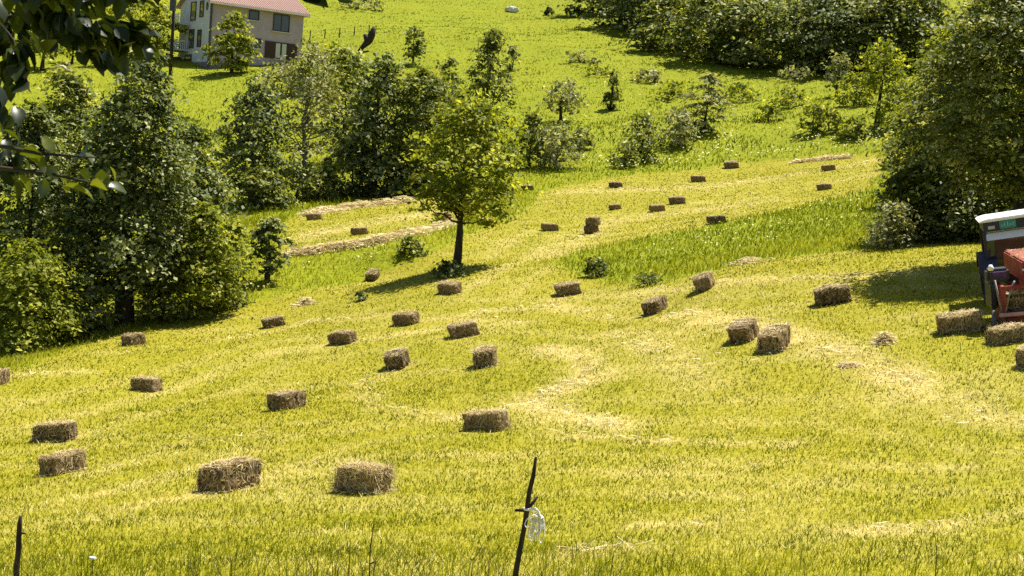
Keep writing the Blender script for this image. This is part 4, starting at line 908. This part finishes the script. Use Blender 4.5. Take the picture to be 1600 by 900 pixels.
# ------------------------------------------------------------------ tractor and baler at the right edge
M_NAVY = mat_noise('navy_paint', (0.009, 0.010, 0.022), (0.016, 0.017, 0.036), 4, 0.45, spec=0.5)
M_RED = mat_noise('red_paint', (0.19, 0.014, 0.014), (0.30, 0.05, 0.04), 5, 0.6, 12, spec=0.35, c3=(0.30, 0.15, 0.09), pos=(0.35, 0.62))
M_REDD = mat_noise('dull_red_paint', (0.13, 0.02, 0.018), (0.2, 0.035, 0.03), 6, 0.7)
M_GREYP = mat_noise('grey_paint', (0.36, 0.36, 0.34), (0.46, 0.46, 0.43), 5, 0.6)
M_ROOFP = mat_noise('white_roof_paint', (0.76, 0.76, 0.76), (0.82, 0.82, 0.82), 3, 0.45)
M_TEAL = mat_noise('teal_plate', (0.02, 0.22, 0.18), (0.03, 0.28, 0.23), 8, 0.5)
M_TYRE = mat_noise('tyre', (0.012, 0.012, 0.012), (0.03, 0.03, 0.028), 12, 0.9)
M_STEEL = mat_noise('worn_steel', (0.16, 0.14, 0.12), (0.3, 0.27, 0.24), 9, 0.55, metallic=0.6)
M_PURP = mat_noise('purple_cloth', (0.06, 0.03, 0.09), (0.12, 0.06, 0.16), 8, 0.9)
tp = spot(1606, 474)
def oriented(o, p, yaw):
    N = normal_at(p[0], p[1], 1.2); X = Vector((math.cos(yaw), math.sin(yaw), 0)); Y = N.cross(X).normalized(); X = Y.cross(N)
    M = Matrix((X, Y, N)).transposed().to_4x4(); M.translation = Vector(p); o.matrix_world = M
tr = empty('tractor', (0, 0, 0), 'dark blue tractor with a white topped cab, seen from behind at the right edge', 'tractor')
CW = 0.86   # half cab width; local +y points away from the camera (forward)
rf = MB(); rf.prism([(-CW - 0.12, 2.36), (CW + 0.12, 2.36), (CW + 0.10, 2.41), (CW - 0.1, 2.45), (-CW + 0.1, 2.45), (-CW - 0.10, 2.41)], 'y', -0.25, 1.45); rf.build('cab_roof', M_ROOFP, tr, 0.02)
fp = MB().box(-CW - 0.02, CW + 0.02, -0.20, 1.35, 2.10, 2.357).build('roof_fascia', M_NAVY, tr, 0.015)
MB().box(-CW + 0.10, -CW + 0.28, -0.235, -0.203, 2.16, 2.25).build('work_lamp', M_GREYP, tr, 0.008)
sg = MB().box(-CW + 0.40, -CW + 0.82, -0.225, -0.203, 2.13, 2.345).build('number_plate', M_TEAL, tr)
mk = MB()
for (x, z, w_, h_) in ((0.05, 0.05, 0.02, 0.06), (0.10, 0.05, 0.05, 0.015), (0.10, 0.09, 0.05, 0.015), (0.125, 0.05, 0.02, 0.1), (0.2, 0.05, 0.02, 0.11), (0.25, 0.05, 0.05, 0.015), (0.25, 0.10, 0.05, 0.015), (0.28, 0.05, 0.02, 0.06), (0.34, 0.05, 0.02, 0.09)):
    mk.box(-CW + 0.40 + x, -CW + 0.40 + x + w_, -0.232, -0.226, 2.14 + z, 2.14 + z + h_)
mk.build('plate_figures', M_GREYP, sg)
vb = MB(); vb.prism([(-0.05, 2.085), (-0.23, 1.86), (-0.19, 1.86), (-0.01, 2.085)], 'x', -CW + 0.03, CW - 0.03); vb.build('rear_visor', M_WHITE, tr)
for s in (-1, 1):
    MB().box(s * CW - 0.045, s * CW + 0.045, -0.12, -0.03, 0.95, 2.09).build('cab_post', M_NAVY, tr, 0.01)
    MB().box(s * CW - 0.045, s * CW + 0.045, 1.2, 1.29, 0.95, 2.09).build('cab_post', M_NAVY, tr, 0.01)
    ty = MB(); a = np.linspace(0, 2 * np.pi, 33)[:-1]
    prof = [(-0.19, 0.40), (-0.2, 0.62), (-0.15, 0.70), (0.15, 0.70), (0.2, 0.62), (0.19, 0.40)]
    V = np.array([(s * (CW + 0.02) + px_, 0.35 + q * math.cos(b), 0.70 + q * math.sin(b)) for b in a for (px_, q) in prof]); F = [(i * 6 + j, i * 6 + (j + 1) % 6, ((i + 1) % 32) * 6 + (j + 1) % 6, ((i + 1) % 32) * 6 + j) for i in range(32) for j in range(6)]
    ty.add(V, F)
    for q in range(22):
        b = q * 2 * np.pi / 22; M = Matrix.Translation((s * (CW + 0.02), 0.35, 0.70)) @ Matrix.Rotation(b, 4, 'X') @ Matrix.Translation((0, 0, 0.705)) @ Matrix.Rotation(0.5 * (1 if q % 2 else -1), 4, 'Z'); ty.box(-0.17, 0.17, -0.025, 0.025, -0.02, 0.035, M)
    wheel = ty.build('wheel', M_TYRE, tr)
    rm = MB(); rm.tube([(s * (CW + 0.02) - 0.12, 0.35, 0.70), (s * (CW + 0.02) + 0.12, 0.35, 0.70)], 0.395, 24); rm.build('rim', M_GREYP, wheel)
    fd = MB(); aa = np.linspace(0.15 * np.pi, 0.9 * np.pi, 10)
    poly = [(0.35 + 0.78 * math.cos(b), 0.70 + 0.78 * math.sin(b)) for b in aa] + [(0.35 + 0.84 * math.cos(b), 0.70 + 0.84 * math.sin(b)) for b in aa[::-1]]
    fd.prism(poly, 'x', s * (CW + 0.02) - 0.23, s * (CW + 0.02) + 0.23); fd.build('fender', M_NAVY, tr)
MB().box(-CW + 0.05, CW - 0.05, -0.085, -0.07, 1.0, 2.06).build('rear_window', mat_glass('cab_glass', (0.02, 0.026, 0.018)), tr)
MB().box(-CW + 0.05, CW - 0.05, -0.14, -0.03, 0.88, 0.99).build('window_rail', M_NAVY, tr)
MB().box(-0.4, 0.4, 0.0, 1.3, 0.45, 0.88).build('axle_housing', M_NAVY, tr, 0.04)
MB().box(-0.33, 0.33, 1.32, 2.75, 0.75, 1.45).build('hood', M_NAVY, tr, 0.08)
MB().box(-0.22, 0.22, 0.55, 0.95, 0.9, 1.5).build('seat', M_TYRE, tr, 0.06)
for s in (-1, 1):
    fw = MB(); fw.tube([(s * 0.62 - 0.1, 2.5, 0.42), (s * 0.62 + 0.1, 2.5, 0.42)], 0.42, 22); fwo = fw.build('front_wheel', M_TYRE, tr, 0.03)
    MB().tube([(s * 0.62 - 0.11, 2.5, 0.42), (s * 0.62 + 0.11, 2.5, 0.42)], 0.22, 18).build('rim', M_GREYP, fwo)
MB().box(-0.55, 0.55, 2.42, 2.58, 0.36, 0.48).build('front_axle', M_NAVY, tr)
for s in (-1, 1):
    MB().box(s * (CW + 0.02) - 0.07, s * (CW + 0.02) + 0.07, -0.46, -0.43, 1.02, 1.10).build('tail_lamp', mat_noise('amber_lens', (0.35, 0.05, 0.01), (0.5, 0.1, 0.02), 9, 0.3), tr, 0.01)
    MB().tube([(s * 0.3, -0.05, 0.55), (s * 0.34, -0.4, 0.45), (s * 0.36, -0.75, 0.38)], 0.028, 8).build('lift_arm', M_STEEL, tr, smooth=True)
for q in range(3): MB().tube([(-0.2 + 0.1 * q, -0.08, 0.9), (-0.22 + 0.12 * q, -0.4, 0.98 - 0.05 * q), (-0.1 + 0.1 * q, -0.8, 0.7), (0.0 + 0.08 * q, -1.1, 0.72)], 0.016, 6).build('hose', M_TYRE, tr, smooth=True)
MB().tube([(0.42, 1.9, 1.3), (0.42, 1.9, 2.3)], 0.035, 8).build('exhaust', M_STEEL, tr, smooth=True)
oriented(tr, tp, R(-14)); tr.matrix_world = tr.matrix_world @ Matrix.Rotation(R(-5), 4, 'Y') @ Matrix.Rotation(R(-3), 4, 'X') @ Matrix.Diagonal((0.80, 0.80, 0.80, 1))

bp_ = spot(1617, 510)
ba = empty('hay_baler', (0, 0, 0), 'red square baler hitched behind the blue tractor, cut by the right edge', 'baler')
MB().box(-0.24, 1.0, -0.28, 1.3, 0.955, 1.38).build('upper_housing', M_RED, ba, 0.03)
MB().box(-0.26, 1.02, -0.33, -0.281, 1.20, 1.245).build('housing_rim', mat_noise('rim_highlight', (0.5, 0.36, 0.34), (0.62, 0.5, 0.47), 7, 0.5), ba, 0.008)  # pale colour paints the highlight along the rim of the red housing
MB().box(-0.10, 0.26, -0.30, -0.283, 1.05, 1.08).build('decal', M_WHITE, ba); MB().box(0.0, 0.30, -0.30, -0.283, 1.085, 1.11).build('decal', M_WHITE, ba)
ch = MB(); ch.box(-0.66, -0.60, -0.35, 1.2, 0.30, 0.92); ch.box(0.02, 0.08, -0.35, 1.2, 0.30, 0.92); ch.box(-0.595, 0.015, -0.35, 1.2, 0.30, 0.36); ch.build('bale_chamber', M_RED, ba, 0.008)
MB().box(-0.76, 0.12, -0.41, -0.36, 0.33, 0.40).build('chamber_sill', mat_noise('pale_red_rim', (0.42, 0.22, 0.19), (0.55, 0.34, 0.3), 7, 0.5), ba, 0.006)
MB().box(-0.62, 1.0, -0.30, 1.0, 0.08, 0.295).build('lower_panel', M_REDD, ba, 0.02)
MB().box(-0.70, 0.9, -0.36, -0.31, 0.86, 0.93).build('chamber_rail', M_RED, ba, 0.006)
MB().box(0.10, 1.0, -0.2, 1.1, 0.31, 0.95).build('side_housing', M_RED, ba, 0.03)
for (P_) in ([(-0.78, -0.25, 1.05), (-0.72, -0.3, 0.60), (-0.64, -0.33, 0.20)], [(-0.42, -0.33, 1.02), (-0.55, -0.33, 0.70), (-0.66, -0.34, 0.24)]):
    MB().tube(P_, 0.022, 7).build('strut', M_STEEL, ba, smooth=True)
MB().box(-0.86, -0.42, 0.02, 0.34, 0.94, 1.22).build('twine_box', M_NAVY, ba, 0.05)
MB().box(-0.76, -0.50, -0.02, 0.017, 1.06, 1.17).build('twine_lid', M_PURP, ba, 0.008)
bm_ = MB(); bm_.tube([(-0.80, -0.05, 1.22), (-0.80, -0.05, 1.26), (-0.80, -0.05, 1.33)], [0.05, 0.065, 0.03], 10); bm_.build('filler_cap', M_WHITE, ba, smooth=True)
MB().tube([(-0.88, -0.45, 0.48), (-0.90, -0.55, 0.25), (-0.99, -0.6, -0.02)], [0.035, 0.045, 0.03], 8).build('stand_leg', M_PIPE, ba, smooth=True)
MB().box(-0.80, -0.70, 0.03, 0.6, 0.40, 0.93).build('gear_guard', M_NAVY, ba, 0.02)
for s in (0.55,):
    MB().tube([(s + 0.5, 0.6, 0.28), (s + 0.72, 0.6, 0.28)], 0.34, 20).build('wheel', M_TYRE, ba, 0.03)
MB().box(0.1, 0.2, 1.3, 3.2, 0.42, 0.52).build('drawbar', M_RED, ba)
rg = np.random.default_rng(77); nn_ = 420
for (x0, x1, y0, y1, z0, nm) in ((-0.24, 1.0, -0.26, 1.28, 1.385, 'loose_chaff'), (-0.58, 0.0, -0.34, 0.3, 0.745, 'loose_chaff')):
    V, F = strands(np.stack([rg.uniform(x0, x1, nn_), rg.uniform(y0, y1, nn_), z0 + rg.uniform(0, 0.03, nn_)], 1), rg.uniform(0.06, 0.16, nn_), np.full(nn_, 0.011), 0.2, 3)
    o = raw_mesh(nm, V, F, np.full(nn_, 5), M_HAY, ba, {'tint': np.repeat(rg.random(nn_), 5)}); o['kind'] = 'stuff'
hb = MB(); hb.tube([(0.4, -0.28, 1.12), (0.4, -0.35, 1.14), (0.62, -0.35, 1.14), (0.62, -0.28, 1.12)], 0.014, 7); hb.build('handle', M_STEEL, ba, smooth=True)
for x in (-0.2, 0.1, 0.4, 0.7): MB().tube([(x, -0.27, 1.31), (x, -0.30, 1.31)], 0.016, 8).build('bolt', M_STEEL, ba)
oriented(ba, bp_, R(-6))
bpy.context.view_layer.update()
Nn = normal_at(bp_[0], bp_[1], 1.2)
place_bale(np.array(ba.matrix_world @ Vector((-0.32, 0.05, 0.365))), 2, 0.72, NEAR[1], 'hay bale still inside the chamber of the red baler', Nn, 0.012)
